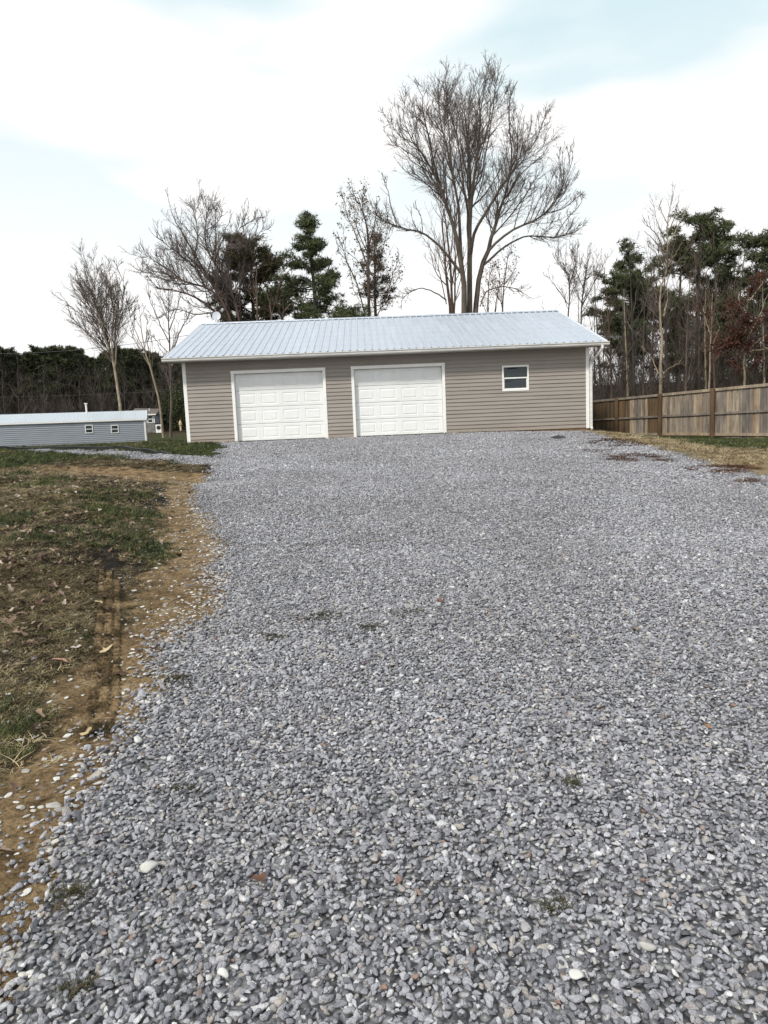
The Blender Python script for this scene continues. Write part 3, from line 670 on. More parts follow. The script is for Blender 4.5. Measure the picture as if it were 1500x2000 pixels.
for n_, dx in enumerate((DX1, DX2)):
    d = link('garage_door', MB().box(.01, dw-.01, .052, .06, .01, dh-.01).mesh('garage_door', M['door']), gar, (dx+.09, .10, 0))
    for k in range(4): link('door_section', secm[0], d, (0, 0, .012+k*(dh-.012)/4), scale=(1, 1, (dh-.012)/dh))
    MB().box(0, dw, -.004, .05, -.012, .012).build('bottom_seal', M['rubber'], d)
    f = MB()
    cs = empty('door_frame', (0, 0, 0)); bpy.data.objects.remove(cs)
    m = MB().box(dx, dx+.09, -.034, .0, -.01, DH-.09).box(dx+.055, dx+.09, .0, .16, -.01, DH-.09); m.build('door_jamb', M['white_trim'], gar, bevel=.004)
    m = MB().box(dx+DW-.09, dx+DW, -.034, .0, -.01, DH-.09).box(dx+DW-.09, dx+DW-.055, .0, .16, -.01, DH-.09); m.build('door_jamb', M['white_trim'], gar, bevel=.004)
    m = MB().box(dx-.006, dx+DW+.006, -.038, .0, DH-.088, DH+.004).box(dx+.09, dx+DW-.09, .0, .16, DH-.088, DH-.05); m.build('door_header', M['white_trim'], gar, bevel=.004)
# window
wn_ = link('window', MB().box(WX, WX+.05, -.036, .04, WZ, WZ+WH).box(WX+WW-.05, WX+WW, -.036, .04, WZ, WZ+WH).box(WX+.05, WX+WW-.05, -.036, .04, WZ, WZ+.065).box(WX+.05, WX+WW-.05, -.036, .04, WZ+WH-.05, WZ+WH).mesh('window', M['white_trim']), gar)
zc = WZ+WH*.51
MB().box(WX+.05, WX+WW-.05, -.024, .02, zc-.02, zc+.02).build('meeting_rail', M['white_trim'], wn_, bevel=.003)
m = MB()
for (a, b, y) in ((WZ+.065, zc-.02, -.012),):
    m.box(WX+.05, WX+.075, y, .03, a, b).box(WX+WW-.075, WX+WW-.05, y, .03, a, b).box(WX+.075, WX+WW-.075, y, .03, a, a+.022)
m.build('lower_sash', M['white_trim'], wn_)
tag(MB().box(WX+.05, WX+WW-.05, -.003, .002, zc+.02, WZ+WH-.05).build('pane', M['glass'], wn_), 'upper pane')
tag(MB().box(WX+.075, WX+WW-.075, .006, .011, WZ+.087, zc-.02).build('pane', M['glass'], wn_), 'lower pane')
# roof
RW = (GL+2*OG)/15; SL = math.hypot(5.045-EY, RZ-EZ); SA = math.atan2(RZ-EZ, 5.045-EY)
def roof_panel(w, ln, ribs=4, rh=.028, name='roof_panel', mat=None):
    p = w/ribs; pr = []
    for i in range(ribs):
        a = i*p
        pr += [(a, rh), (a+.012, rh), (a+.032, 0), (a+p*.36, 0), (a+p*.38, .004), (a+p*.44, .004), (a+p*.46, 0), (a+p*.66, 0), (a+p*.68, .004), (a+p*.74, .004), (a+p*.76, 0), (a+p-.032, 0), (a+p-.012, rh)]
    pr.append((w, rh))
    n = len(pr); ys = [0, ln]; V = [(x, y, z) for y in ys for (x, z) in pr]+[(x, y, z-.004) for y in ys for (x, z) in pr]
    F = [(i, i+1, n+i+1, n+i) for i in range(n-1)]+[(2*n+i+1, 2*n+i, 3*n+i, 3*n+i+1) for i in range(n-1)]+[(2*n+i, 2*n+i+1, i+1, i) for i in range(n-1)]
    return MB().add(V, F).mesh(name, mat)
rp_me = roof_panel(RW, SL, mat=M['roof'])
for i in range(15):
    link('roof_panel', rp_me, gar, (-OG+i*RW, EY, EZ+random.uniform(0, .0015)), (SA, 0, 0))
    link('roof_panel', rp_me, gar, (-OG+(i+1)*RW, 2*5.045-EY, EZ+random.uniform(0, .0015)), (SA, 0, math.pi))
V = []; F = []; rs = np.random.default_rng(3)
for row in np.linspace(.08, SL-.25, 8):
    for c in range(60):
        for off in (.05, RW/4-.045):
            x = -OG+c*RW/4+off+rs.uniform(-.004, .004); s = row+rs.uniform(-.012, .012)
            if x > GL+OG-.02: continue
            cy, cz = EY+s*math.cos(SA), EZ+s*math.sin(SA); b = len(V)
            for hgt, rr in ((.001, .013), (.008, .009)):
                for k in range(6):
                    a = k*math.pi/3; u = rr*math.sin(a); V.append((x+rr*math.cos(a), cy+u*math.cos(SA)-hgt*math.sin(SA), cz+u*math.sin(SA)+hgt*math.cos(SA)))
            F += [tuple(b+6+k for k in range(6))]+[(b+k, b+(k+1) % 6, b+6+(k+1) % 6, b+6+k) for k in range(6)]
tag(MB().add(V, F).build('roof_screws', simple('screw_head', (.32, .34, .38), .5, .1, 5, .6), gar), kind='stuff')
m = MB().add([(-OG, EY+.012, EZ-.008), (GL+OG, EY+.012, EZ-.008), (GL+OG, 5.045, RZ-.010), (-OG, 5.045, RZ-.010), (-OG, EY+.012, EZ-.10), (GL+OG, EY+.012, EZ-.10), (GL+OG, 5.045, RZ-.10), (-OG, 5.045, RZ-.10)], [(0, 1, 2, 3), (7, 6, 5, 4), (0, 4, 5, 1), (2, 6, 7, 3), (1, 5, 6, 2), (0, 3, 7, 4)])
m.add([(-OG, 2*5.045-EY, EZ-.008), (GL+OG, 2*5.045-EY, EZ-.008), (GL+OG, 5.047, RZ-.010), (-OG, 5.047, RZ-.010), (-OG, 2*5.045-EY, EZ-.10), (GL+OG, 2*5.045-EY, EZ-.10), (GL+OG, 5.047, RZ-.10), (-OG, 5.047, RZ-.10)], [(3, 2, 1, 0), (4, 5, 6, 7), (1, 5, 4, 0), (3, 7, 6, 2), (2, 6, 5, 1), (4, 7, 3, 0)])
m.build('roof_deck', M['soffit'], gar)
m = MB(); prr = [(5.045-.17, RZ-.030), (5.045-.165, RZ-.018), (5.045-.03, RZ+.03), (5.045, RZ+.042), (5.045+.03, RZ+.03), (5.045+.165, RZ-.018), (5.045+.17, RZ-.03), (5.045, RZ+.01)]
m.extr(prr[::-1], 'x', -OG-.012, GL+OG+.012); m.build('ridge_cap', M['roof'], gar)
for x in (-OG, GL+OG):      # rake trim
    for sgn in (1, -1):
        y0, y1 = (EY, 5.045) if sgn == 1 else (2*5.045-EY, 5.045)
        a, b = sorted((x-.012*(1 if x < 0 else -1), x+.03*(1 if x < 0 else -1)))
        vs = [(X, Y, Z) for X in (a, b) for (Y, Z) in ((y0, EZ-.13), (y1, RZ-.13), (y1, RZ+.020), (y0, EZ+.020))]
        MB().add(vs, [(0, 1, 2, 3), (7, 6, 5, 4), (0, 4, 5, 1), (1, 5, 6, 2), (2, 6, 7, 3), (3, 7, 4, 0)]).build('rake_trim', M['white_trim'], gar)
MB().box(-OG, GL+OG, EY+.014, EY+.034, 2.486, EZ-.006).build('fascia', M['white_trim'], gar)
m = MB().box(-OG+.03, GL+OG-.03, EY+.036, -.0, 2.490, 2.500); m.build('soffit', M['soffit'], gar)
gp = [(EY+.012, 2.595), (EY+.012, 2.487), (EY-.062, 2.487), (EY-.082, 2.515), (EY-.088, 2.55), (EY-.112, 2.578), (EY-.112, 2.597), (EY-.100, 2.597), (EY-.100, 2.583), (EY-.078, 2.553), (EY-.074, 2.518), (EY-.058, 2.495), (EY+.006, 2.495), (EY+.006, 2.595)]
gut = MB().extr(gp, 'x', -OG-.03, GL+OG+.03).build('gutter', M['gutter'], gar)
for x in (-OG-.036, GL+OG+.030): MB().extr(gp[:7], 'x', x, x+.006).build('end_cap', M['gutter'], gut)
# downspout: rectangular pipe with two elbows
def rect_pipe(pts, wx, wy):
    P = [np.array(p, float) for p in pts]; vs = []; fs = []; N = len(P)
    for i, p in enumerate(P):
        T = P[min(i+1, N-1)]-P[max(i-1, 0)]; T /= np.linalg.norm(T); a = np.cross(T, (0, 1, 0)); a /= np.linalg.norm(a)+1e-9; b = np.cross(a, T)
        for sx2, sy2 in ((-1, -1), (1, -1), (1, 1), (-1, 1)): vs.append(p+a*wx/2*sx2+b*wy/2*sy2)
    for i in range(N-1):
        for k in range(4): fs.append((i*4+k, i*4+(k+1) % 4, i*4+4+(k+1) % 4, i*4+4+k))
    fs += [(3, 2, 1, 0), tuple((N-1)*4+k for k in range(4))]
    return MB().add(vs, fs)
yy = EY-.045
rect_pipe([(GL+.26, yy, 2.50), (GL+.26, yy, 2.40), (GL+.255, yy+.03, 2.36), (GL+.235, yy+.07, 2.32), (GL+.09, -.12, 2.08), (GL+.068, -.07, 2.04), (GL+.064, -.06, 1.99), (GL+.064, -.06, .02), (GL+.066, -.075, -.02), (GL+.075, -.13, -.055)], .066, .085).build('downspout', M['gutter'], gar, bevel=.008)
# dish on a mast behind the ridge
p = at(423, 617, 27.6); dp = (p[0], p[1], p[2])
ds = empty('satellite_dish', (dp[0], dp[1], RZ+GO[2]-.1)); tag(ds, 'small round grey dish on a short mast above the left end of the garage ridge', 'satellite dish')
zz = p[2]-(RZ+GO[2]-.1)
MB().tube([(0, .12, 0), (0, .12, zz-.05), (0, .02, zz)], .018, 8).build('mast', M['dish'], ds)
V = []; F = []; nr, na_ = 5, 20
for s_, th in ((0, 0), (1, .012)):
    for i in range(nr+1):
        r = .16*i/nr
        for k in range(na_): a = 2*math.pi*k/na_; V.append((r*math.cos(a), .5*r*r*4*-.5+th, zz+r*math.sin(a)))
for s_ in (0, 1):
    b = s_*(nr+1)*na_
    for i in range(nr):
        for k in range(na_): F.append((b+i*na_+k, b+i*na_+(k+1) % na_, b+(i+1)*na_+(k+1) % na_, b+(i+1)*na_+k))
MB().add(V, F).build('reflector', M['dish'], ds, smooth=True)
MB().tube([(0, 0, zz-.15), (0, -.16, zz-.08)], .008, 6).box(-.02, .02, -.2, -.14, zz-.09, zz-.05).build('feed_arm', M['dish'], ds)

# ------------------------------------------------------------------ fence
FA = at(1205.5, 777.3, 28.6); FB = at(1393.8, 758.7, 23.5)
fd = (FB-FA)[:2]/2; flen = np.linalg.norm(fd); fu = fd/flen; fang = math.atan2(fu[1], fu[0])
f0 = FA[:2]-fd*2
fen = empty('wooden_fence', (f0[0], f0[1], 0), fang); tag(fen, 'tall weathered board privacy fence with round-cornered posts right of the garage', 'fence')
def ftop(s): return np.interp(s, [flen*2, flen*4], [FA[2], FB[2]]) if flen*2 <= s <= flen*4 else (FA[2]+(s-2*flen)*(FB[2]-FA[2])/(2*flen))
NB = 6
def fz(s): p = f0+fu*s; return float(zt(p[0], p[1]))
bm_cache = {}
def board_me(h, mat, w, v):
    key = (round(h, 2), mat, v)
    if key not in bm_cache:
        c = .022; m = MB(); r = random.Random(v)
        prof = [(-w/2, 0), (w/2, 0), (w/2, h-c), (w/2-c, h), (-w/2+c, h), (-w/2, h-c)]
        m.extr(prof[::-1], 'y', -.008, .008); bm_cache[key] = m.mesh('fence_board', M[mat])
    return bm_cache[key]
side = -1     # the boards hang on the far side of the rails, away from the drive
s = .02; bi = 0; W = .137
while s < flen*NB:
    bay = s/flen
    p_br = 1 if bay < 2.25 else 0
    if bay >= 2.3 and bay < 2.65: p_br = 0
    if 2.65 <= bay < 3.0: p_br = 1
    mat = 'wood_brown' if (p_br and bay < 3) else 'wood_grey'
    z0 = fz(s)+.03; z1 = ftop(s)-.03+random.uniform(-.012, .012)
    link('fence_board', board_me(round((z1-z0)/.02)*.02, mat, W-.006, bi % 3), fen, (s+W/2, .052+random.uniform(-.003, .003), z1-round((z1-z0)/.02)*.02), (random.uniform(-.006, .006), random.uniform(-.006, .006), 0))
    s += W; bi += 1
for i in range(NB+1):
    s = i*flen; z0 = fz(s)-.3; z1 = ftop(s)+.005
    if i >= NB: continue
    MB().tube([(0, 0, 0), (0, 0, z1-z0-.02), (0, 0, z1-z0)], [.085, .083, .070], 12).build('fence_post', M['wood_dark'], fen, (s, -.03, z0), smooth=False)
for i in range(NB):
    for hh, th, t in ((-.035, .09, 'top'), (.48, .07, 'mid'), (.93, .09, 'low')):
        s0, s1 = i*flen+(.07 if i else 0), (i+1)*flen-.07
        za, zb = (ftop(s0)-1.63*hh-.02 if hh > 0 else ftop(s0)), (ftop(s1)-1.63*hh-.02 if hh > 0 else ftop(s1))
        if t == 'low': za, zb = fz(s0)+.16, fz(s1)+.16
        vs = [(x, y, z) for (x, zt_) in ((s0, za), (s1, zb)) for (y, z) in ((-.0, zt_-th), (.040, zt_-th), (.040, zt_), (-.0, zt_))]
        MB().add(vs, [(3, 2, 1, 0), (4, 5, 6, 7), (0, 1, 5, 4), (1, 2, 6, 5), (2, 3, 7, 6), (3, 0, 4, 7)]).build('fence_rail', M['wood_grey'], fen)

# ------------------------------------------------------------------ long grey shed, far house, small things
SA_, SB_ = at(287, 866, 60), at(0, 873, 60)
sh = empty('long_shed', (SA_[0], SA_[1], SA_[2]), math.radians(16)); tag(sh, 'long low grey-sided shed with pale ribbed metal roof at the left edge', 'shed')
SLn = 22.; hh = 2.05; sl = (SB_[2]-SA_[2])/(SB_[0]-SA_[0]); SD = 5.5
# runs to -x from its right corner
def zsl(x): return 0
m = MB(); c = hh/13
for i in range(13):
    z0 = i*c; m.extr([(.0, z0), (-.06, z0), (-.06, z0+.02), (-.004, z0+c), (.0, z0+c)], 'x', -SLn, -.12)
m.build('siding', M['shed_siding'], sh)
MB().box(-.12, .015, -.07, .0, 0, hh).box(-.0, .015, .0, .1, 0, hh).build('corner_trim', M['white_trim'], sh)
MB().box(-SLn, -.01, .005, SD, -1.2, hh).add([(-.005, 0, hh), (-.005, SD, hh), (-.005, SD/2, hh+.78)], [(0, 1, 2)]).build('wall', M['shed_siding'], sh)
sr = math.atan2(.80, SD/2+.15); sll = math.hypot(.80, SD/2+.15)
rpm = roof_panel(1.2, sll, 5, .03, 'roof_panel', M['shed_roof'])
for i in range(19):
    link('roof_panel', rpm, sh, (.15-(i+1)*1.2, -.15, hh+.02), (sr, 0, 0)); link('roof_panel', rpm, sh, (.15-i*1.2, SD+.15, hh+.02), (sr, 0, math.pi))
MB().box(-SLn, .15, -.16, -.13, hh-.10, hh+.03).build('fascia', M['white_trim'], sh)
MB().add([(.14, -.15, hh-.09), (.14, SD/2, hh+.72), (.14, SD/2, hh+.86), (.14, -.15, hh+.05), (.16, -.15, hh-.09), (.16, SD/2, hh+.72), (.16, SD/2, hh+.86), (.16, -.15, hh+.05)], [(0, 1, 2, 3), (7, 6, 5, 4), (3, 2, 6, 7), (0, 4, 5, 1)]).build('rake_trim', M['white_trim'], sh)
for px in (174, 224.3):
    ca, sa2 = math.cos(math.radians(16)), math.sin(math.radians(16)); q_ = ray(px, 838); tt = (SA_[0]*-sa2+SA_[1]*ca)/(q_[0]*-sa2+q_[1]*ca); p = EYE+q_*tt; x = (p[0]-SA_[0])*ca+(p[1]-SA_[1])*sa2; z = p[2]-SA_[2]; w_, h_ = .6, .68
    f = MB()
    x0, x1, a0, a1 = x-w_/2, x+w_/2, z-h_/2, z+h_/2
    f.box(x0, x0+.06, -.09, 0, a0, a1).box(x1-.06, x1, -.09, 0, a0, a1).box(x0+.06, x1-.06, -.09, 0, a0, a0+.06).box(x0+.06, x1-.06, -.09, 0, a1-.06, a1).box(x0+.06, x1-.06, -.085, 0, z-.025, z+.025)
    wo_ = f.build('window', M['white_trim'], sh)
    MB().box(x0+.06, x1-.06, -.075, -.07, a0+.06, a1-.06).build('pane', M['glass'], wo_)
p = at(182.5, 798, 61); MB().tube([(0, 0, -.4), (0, 0, .32), (0, 0, .33), (0, 0, .42)], [.07, .07, .13, .13], 10).build('vent_pipe', M['white_trim'], sh, (p[0]-SA_[0], 61-SA_[1], p[2]-SA_[2]))
# far house
ha = at(281, 841, 95); hb = at(303.5, 839, 95); hw = 3.4
ho = empty('house', (hb[0], 95, hb[2]-.1)); tag(ho, 'small blue-grey house with brown roof and stone base seen past the shed corner', 'house')
htop = at(303, 808, 95)[2]-hb[2]+.1
m = MB(); c = (htop-1.)/11
for i in range(11): m.extr([(0, 1+i*c), (-.04, 1+i*c), (-.04, 1.04+i*c), (0, 1+(i+1)*c)], 'x', -hw, 0)
m.box(-hw, -.01, .01, 6, 1., htop); m.build('siding', M['house_siding'], ho)
MB().box(-hw, -.02, -.03, 5.9, -.6, 1.).build('stone_base', M['stonework'], ho)
MB().add([(-hw, -.4, htop-.05), (.35, -.4, htop-.05), (.0, 3, htop+.75), (-hw, 3, htop+.95), (-hw, 6.4, htop-.05), (.35, 6.4, htop-.05)], [(0, 1, 2, 3), (3, 2, 5, 4), (1, 5, 2), (0, 4, 5, 1)]).build('roof', M['shingle'], ho)
MB().box(-hw, .36, -.44, -.40, htop-.17, htop-.03).build('fascia', M['white_trim'], ho)
MB().box(-.12, .01, -.06, 0, 1, htop-.1).build('corner_trim', M['white_trim'], ho)
p = at(293.5, 818.5, 95); x = p[0]-hb[0]; z = p[2]-hb[2]+.1
wo_ = MB().box(x-.35, x-.27, -.08, 0, z-.5, z+.5).box(x+.27, x+.35, -.08, 0, z-.5, z+.5).box(x-.27, x+.27, -.08, 0, z+.42, z+.5).box(x-.27, x+.27, -.08, 0, z-.5, z-.42).box(x-.27, x+.27, -.08, 0, z-.04, z+.04).build('window', M['white_trim'], ho)
MB().box(x-.27, x+.27, -.07, -.06, z-.42, z+.42).build('pane', M['glass'], wo_)
p = at(288, 800, 96); MB().tube([(0, 0, 0), (0, 0, .6)], .05, 8).build('vent_pipe', M['white_trim'], ho, (p[0]-hb[0], 1.8, htop+.2))
p = at(312, 841, 93); ac = empty('cooling_unit', (p[0], 93, p[2])); tag(ac, 'small white air conditioning cabinet on the ground beside the far house', 'air conditioner')
MB().box(-.4, .4, -.4, .4, -.3, .78).build('cabinet', M['white_trim'], ac, bevel=.03); MB().tube([(0, -.405, .38), (0, -.42, .38)], .28, 14).build('fan_grille', M['black'], ac)
p = at(353, 838, 90); hy = empty('marker_post', (p[0], 90, p[2]-.2)); tag(hy, 'tiny cream and orange marker post on the far lawn left of the garage', 'marker')
MB().tube([(0, 0, 0), (0, 0, .6), (0, 0, .75), (0, 0, 1.1), (0, 0, 1.25)], [.12, .12, .2, .17, .05], 8).build('post', simple('cream_paint', (.55, .42, .26), .6), hy); MB().tube([(0, 0, 1.25), (0, 0, 1.4)], [.09, .03], 8).build('cap', simple('orange_paint', (.55, .2, .05), .5), hy)
# black edging along the path
V = []; F = []; prof = [(-.03, 0), (-.012, .02), (-.01, .95), (-.03, 1.0), (-.01, 1.06), (.02, 1.06), (.035, 1.), (.015, .95), (.012, .02), (.03, 0)]
EP = [(-15, 23.6), (-12.6, 22.2), (-11.2, 21.4), (-9.6, 20.9), (-8, 20.2), (-7, 19.7), (-6.2, 19.1), (-5.5, 18.5), (-5.15, 18.1), (-4.6, 17.6)]
Q = np.array(EP); t = np.linspace(0, len(EP)-1, 60); ex = np.interp(t, range(len(EP)), Q[:, 0]); ey = np.interp(t, range(len(EP)), Q[:, 1])
for i in range(60):
    d = np.array([ex[min(i+1, 59)]-ex[max(i-1, 0)], ey[min(i+1, 59)]-ey[max(i-1, 0)]]); d /= np.linalg.norm(d); nr_ = np.array([-d[1], d[0]]); z = float(zt(ex[i], ey[i]))-.03
    hg = (.13+.006*math.sin(i*.9))*min(1, (59.5-i)/9); wob = .01*math.sin(i*.7)
    for (a, b) in prof: V.append((ex[i]+nr_[0]*(a+wob*b), ey[i]+nr_[1]*(a+wob*b), z+b*hg))
n = len(prof)
for i in range(59):
    for k in range(n): F.append((i*n+k, i*n+(k+1) % n, (i+1)*n+(k+1) % n, (i+1)*n+k))
F += [tuple(range(n-1, -1, -1)), tuple(range(59*n, 60*n))]
tag(MB().add(V, F).build('garden_edging', M['black']), 'strip of black plastic edging along the pale gravel path in front of the shed', 'edging')
# power lines
def wire(pts, r, label):
    P = []
    for a, b, sag in pts:
        a = np.array(a); b = np.array(b)
        for i in range(25): t = i/24; P.append(a+(b-a)*t-np.array([0, 0, sag*4*t*(1-t)]))
    tag(MB().tube(P, r, 5).build('power_line', M['cable']), label, 'power line')
wire([(at(-160, 686, 75), at(520, 622, 66), 1.3)], .022, 'upper power line crossing the white sky above the left woods')
wire([(at(-160, 778, 80), at(520, 752, 78), .3)], .014, 'lower thin power line in front of the dark left woods')

# ------------------------------------------------------------------ loose things on the gravel
def gxy(px, py):
    d = ray(px, py); t = np.arange(1, 60, .01); P = EYE+d*t[:, None]; zz_ = zt(P[:, 0], P[:, 1]); i = int(np.argmax(P[:, 2] < zz_)); return P[i]
for (px, py, s, col, lab) in [(510, 1735, .05, (.12, .05, .025), 'dark brown curled leaf on the gravel near the bottom left'), (1382, 1431, .035, (.35, .16, .07), 'small orange brown leaf on the gravel at the right'), (545, 1490, .035, (.09, .05, .035), 'dark crumpled leaf on the gravel left of centre'), (1240, 1238, .05, (.30, .2, .12), 'pale tan leaf on gravel upper right'),
        (40, 1182, .10, (.55, .42, .36), 'large pale pinkish leaf lying on the grassy bank at the left edge'), (120, 1301, .085, (.42, .25, .18), 'pinkish brown leaf beside the tyre track'), (206, 1277, .09, (.55, .44, .26), 'pale yellow leaf on the clay right of the tyre track'), (150, 1272, .06, (.5, .42, .38), 'small whitish leaf left of the tyre track'),
        (78, 1405, .06, (.4, .27, .18), 'brown leaf at the clay edge above the grass tuft'), (168, 1442, .06, (.5, .38, .2), 'yellow star-shaped leaf on the lower clay verge'), (200, 1145, .07, (.4, .3, .2), 'tan leaf on the bank above the tyre track'), (195, 1184, .06, (.5, .38, .22), 'cream leaf at the top of the tyre track'),
        (820, 1075, .05, (.16, .07, .03), 'rust coloured leaf on the gravel in the middle of the drive'), (860, 1180, .06, (.2, .09, .045), 'reddish leaf scraps on the gravel below the right door')]:
    p = gxy(px, py); m_ = simple('leaf_colour', tuple(c*.72 for c in col), .75, .3, 20)
    o = link('fallen_leaf', leaf_mesh('fallen_leaf', int(px), m_, 3+int(px) % 3, s*.8), None, (p[0], p[1], p[2]+.032), (random.uniform(-.3, .3), random.uniform(-.3, .3), random.uniform(0, 6))); tag(o, lab, 'leaf')
for (px, py, s, b, lab) in [(438, 1925, .036, .8, 'white angular stone lying on gravel at the bottom left'), (294, 1712, .05, .62, 'cream oblong stone near the left gravel edge'), (345, 1600, .0, 0, ''), (270, 1459, .05, .72, 'white flat stone on the gravel beside the clay verge'), (1126, 1930, .036, .72, 'white blocky stone at the bottom right of the gravel'), (1163, 1975, .022, .6, 'small yellow-white stone at the bottom edge'), (1265, 1870, .04, .5, 'buff oblong stone in the lower right gravel')]:
    if not s: continue
    p = gxy(px, py); o = link('pale_stone', pebble('pale_stone', int(px), simple('pale_stone', (b*.72, b*.71, b*.67), .8, .12, 30)), None, (p[0], p[1], p[2]+.035), (.2, .1, random.uniform(0, 6)), (s, s, s)); tag(o, lab, 'stone')
p = gxy(1090, 857); V = []; F = []
for i in range(5):
    for k in range(12):
        a = k*math.pi/6; r = (.19-.045*i)*(1+.25*math.sin(3*a+1)); V.append((1.15*r*math.cos(a), r*math.sin(a), .075*math.sin(i/4*1.5)+.008*math.sin(a*5+i)))
for i in range(4):
    for k in range(12): F.append((i*12+k, i*12+(k+1) % 12, (i+1)*12+(k+1) % 12, (i+1)*12+k))
F.append(tuple(48+k for k in range(12)))
tag(MB().add(V, F).build('plastic_scrap', M['black'], None, (p[0], p[1], p[2]+.01)), 'crumpled black plastic scrap on the gravel in front of the right end of the garage', 'scrap')
mx = []
for (px, py, n_, sp) in [(618, 1212, 60, .09), (640, 1205, 40, .07), (545, 1252, 25, .05), (520, 1246, 20, .04), (722, 1232, 30, .05), (345, 1332, 40, .05), (350, 1552, 22, .03), (130, 1765, 30, .04), (150, 1945, 20, .025), (800, 1200, 30, .08), (1085, 1785, 12, .02), (1120, 1540, 14, .03), (845, 1043, 12, .03), (600, 1068, 18, .05)]:
    p = gxy(px, py)
    for k in range(n_): mx.append((p[0]+rng.normal(0, sp), p[1]+rng.normal(0, sp*.6), rng.uniform(.25, .6)))
A = np.array(mx); grass('moss_clumps', A[:, 0], A[:, 1], A[:, 2], [src('moss', blades('moss', inst_mat('moss_and_debris', [(0, (.02, .022, .01)), (.6, (.05, .05, .02)), (1, (.12, .08, .04))]), 14, .05, .05, 1.4, .006, 77, .4))], 'small dark mossy tufts and debris caught between the gravel stones', .022)
mx = []
for (px, py, n_, sp) in [(25, 1425, 70, .06), (70, 1400, 22, .05), (15, 1380, 25, .06), (10, 1480, 20, .04)]:
    p = gxy(px, py)
    for k in range(n_): mx.append((p[0]+rng.normal(0, sp), p[1]+rng.normal(0, sp), rng.uniform(.5, 1.)))
A = np.array(mx); grass('verge_tufts', A[:, 0], A[:, 1], A[:, 2], GG, 'bright green grass tufts beside the clay at the left edge')
# weeds at the wall
wx_ = []; 
for (cx, n_, sp) in [(945-0, 60, .16), (905, 20, .1), (870, 16, .1), (468, 40, .25), (1155, 120, .5), (660, 14, .3), (1000, 30, 1.6)]:
    q = at(cx, 850, 22.0)
    for k in range(n_): wx_.append((q[0]+rng.normal(0, sp), 22.05-abs(rng.normal(0, .08)), rng.uniform(.9, 2.)))
A = np.array(wx_); k = A[:, 0] < 6.2; grass('wall_weeds', A[k, 0], A[k, 1], A[k, 2], GG, 'low green weeds growing along the foot of the garage wall')
grass('corner_straw', A[~k, 0], A[~k, 1]-.1, A[~k, 2], GS, 'dry straw tufts at the right front corner of the garage')

# ------------------------------------------------------------------ trees
UP = np.array([0, 0, 1.])
def nrm(v): return v/(np.linalg.norm(v, axis=-1, keepdims=True)+1e-9)
class Wood:
    def __init__(s): s.b = []
    def add(s, P, Rr, sides): s.b.append((np.asarray(P, float), np.asarray(Rr, float), sides)); return s
    def mesh(s, name, mat, org=(0, 0, 0)):
        VV = []; QQ = []; base = 0; org = np.asarray(org, float)
        for P, Rr, k in s.b:
            N, n, _ = P.shape
            if N == 0: continue
            T = np.empty_like(P); T[:, 1:-1] = P[:, 2:]-P[:, :-2]; T[:, 0] = P[:, 1]-P[:, 0]; T[:, -1] = P[:, -1]-P[:, -2]; T = nrm(T)
            ref = np.where(np.abs(T[..., 2:3]) > .9, np.array([1., .1, 0]), np.array([.1, .2, 1.])); A = nrm(np.cross(T, ref)); B = np.cross(T, A)
            a = np.arange(k)*2*math.pi/k
            V = P[:, :, None, :]+Rr[:, :, None, None]*(np.cos(a)[None, None, :, None]*A[:, :, None, :]+np.sin(a)[None, None, :, None]*B[:, :, None, :])
            VV.append((V-org).reshape(-1, 3))
            i = (np.arange(N)[:, None, None]*n*k+np.arange(n-1)[None, :, None]*k); kk = np.arange(k)[None, None, :]; k2 = (kk+1) % k
            QQ.append((np.stack([i+kk, i+k2, i+k+k2, i+k+kk], -1)+base).reshape(-1, 4)); base += N*n*k
        return mesh_np(name, np.concatenate(VV), Fq=np.concatenate(QQ), mat=mat, smooth=True)
def resample(P, n, wob=0, r=None):
    P = np.array(P, float)
    # catmull-rom through the points
    t = np.linspace(0, len(P)-1, n); out = []
    Pe = np.vstack([2*P[0]-P[1], P, 2*P[-1]-P[-2]])
    for u in t:
        i = min(int(u), len(P)-2); f = u-i; a, b, c, d = Pe[i], Pe[i+1], Pe[i+2], Pe[i+3]
        out.append(.5*((2*b)+(-a+c)*f+(2*a-5*b+4*c-d)*f*f+(-a+3*b-3*c+d)*f**3))
    out = np.array(out)
    if wob: out[1:] += (r or rng).normal(0, wob, out[1:].shape)*np.linspace(.3, 1, n-1)[:, None]
    return out
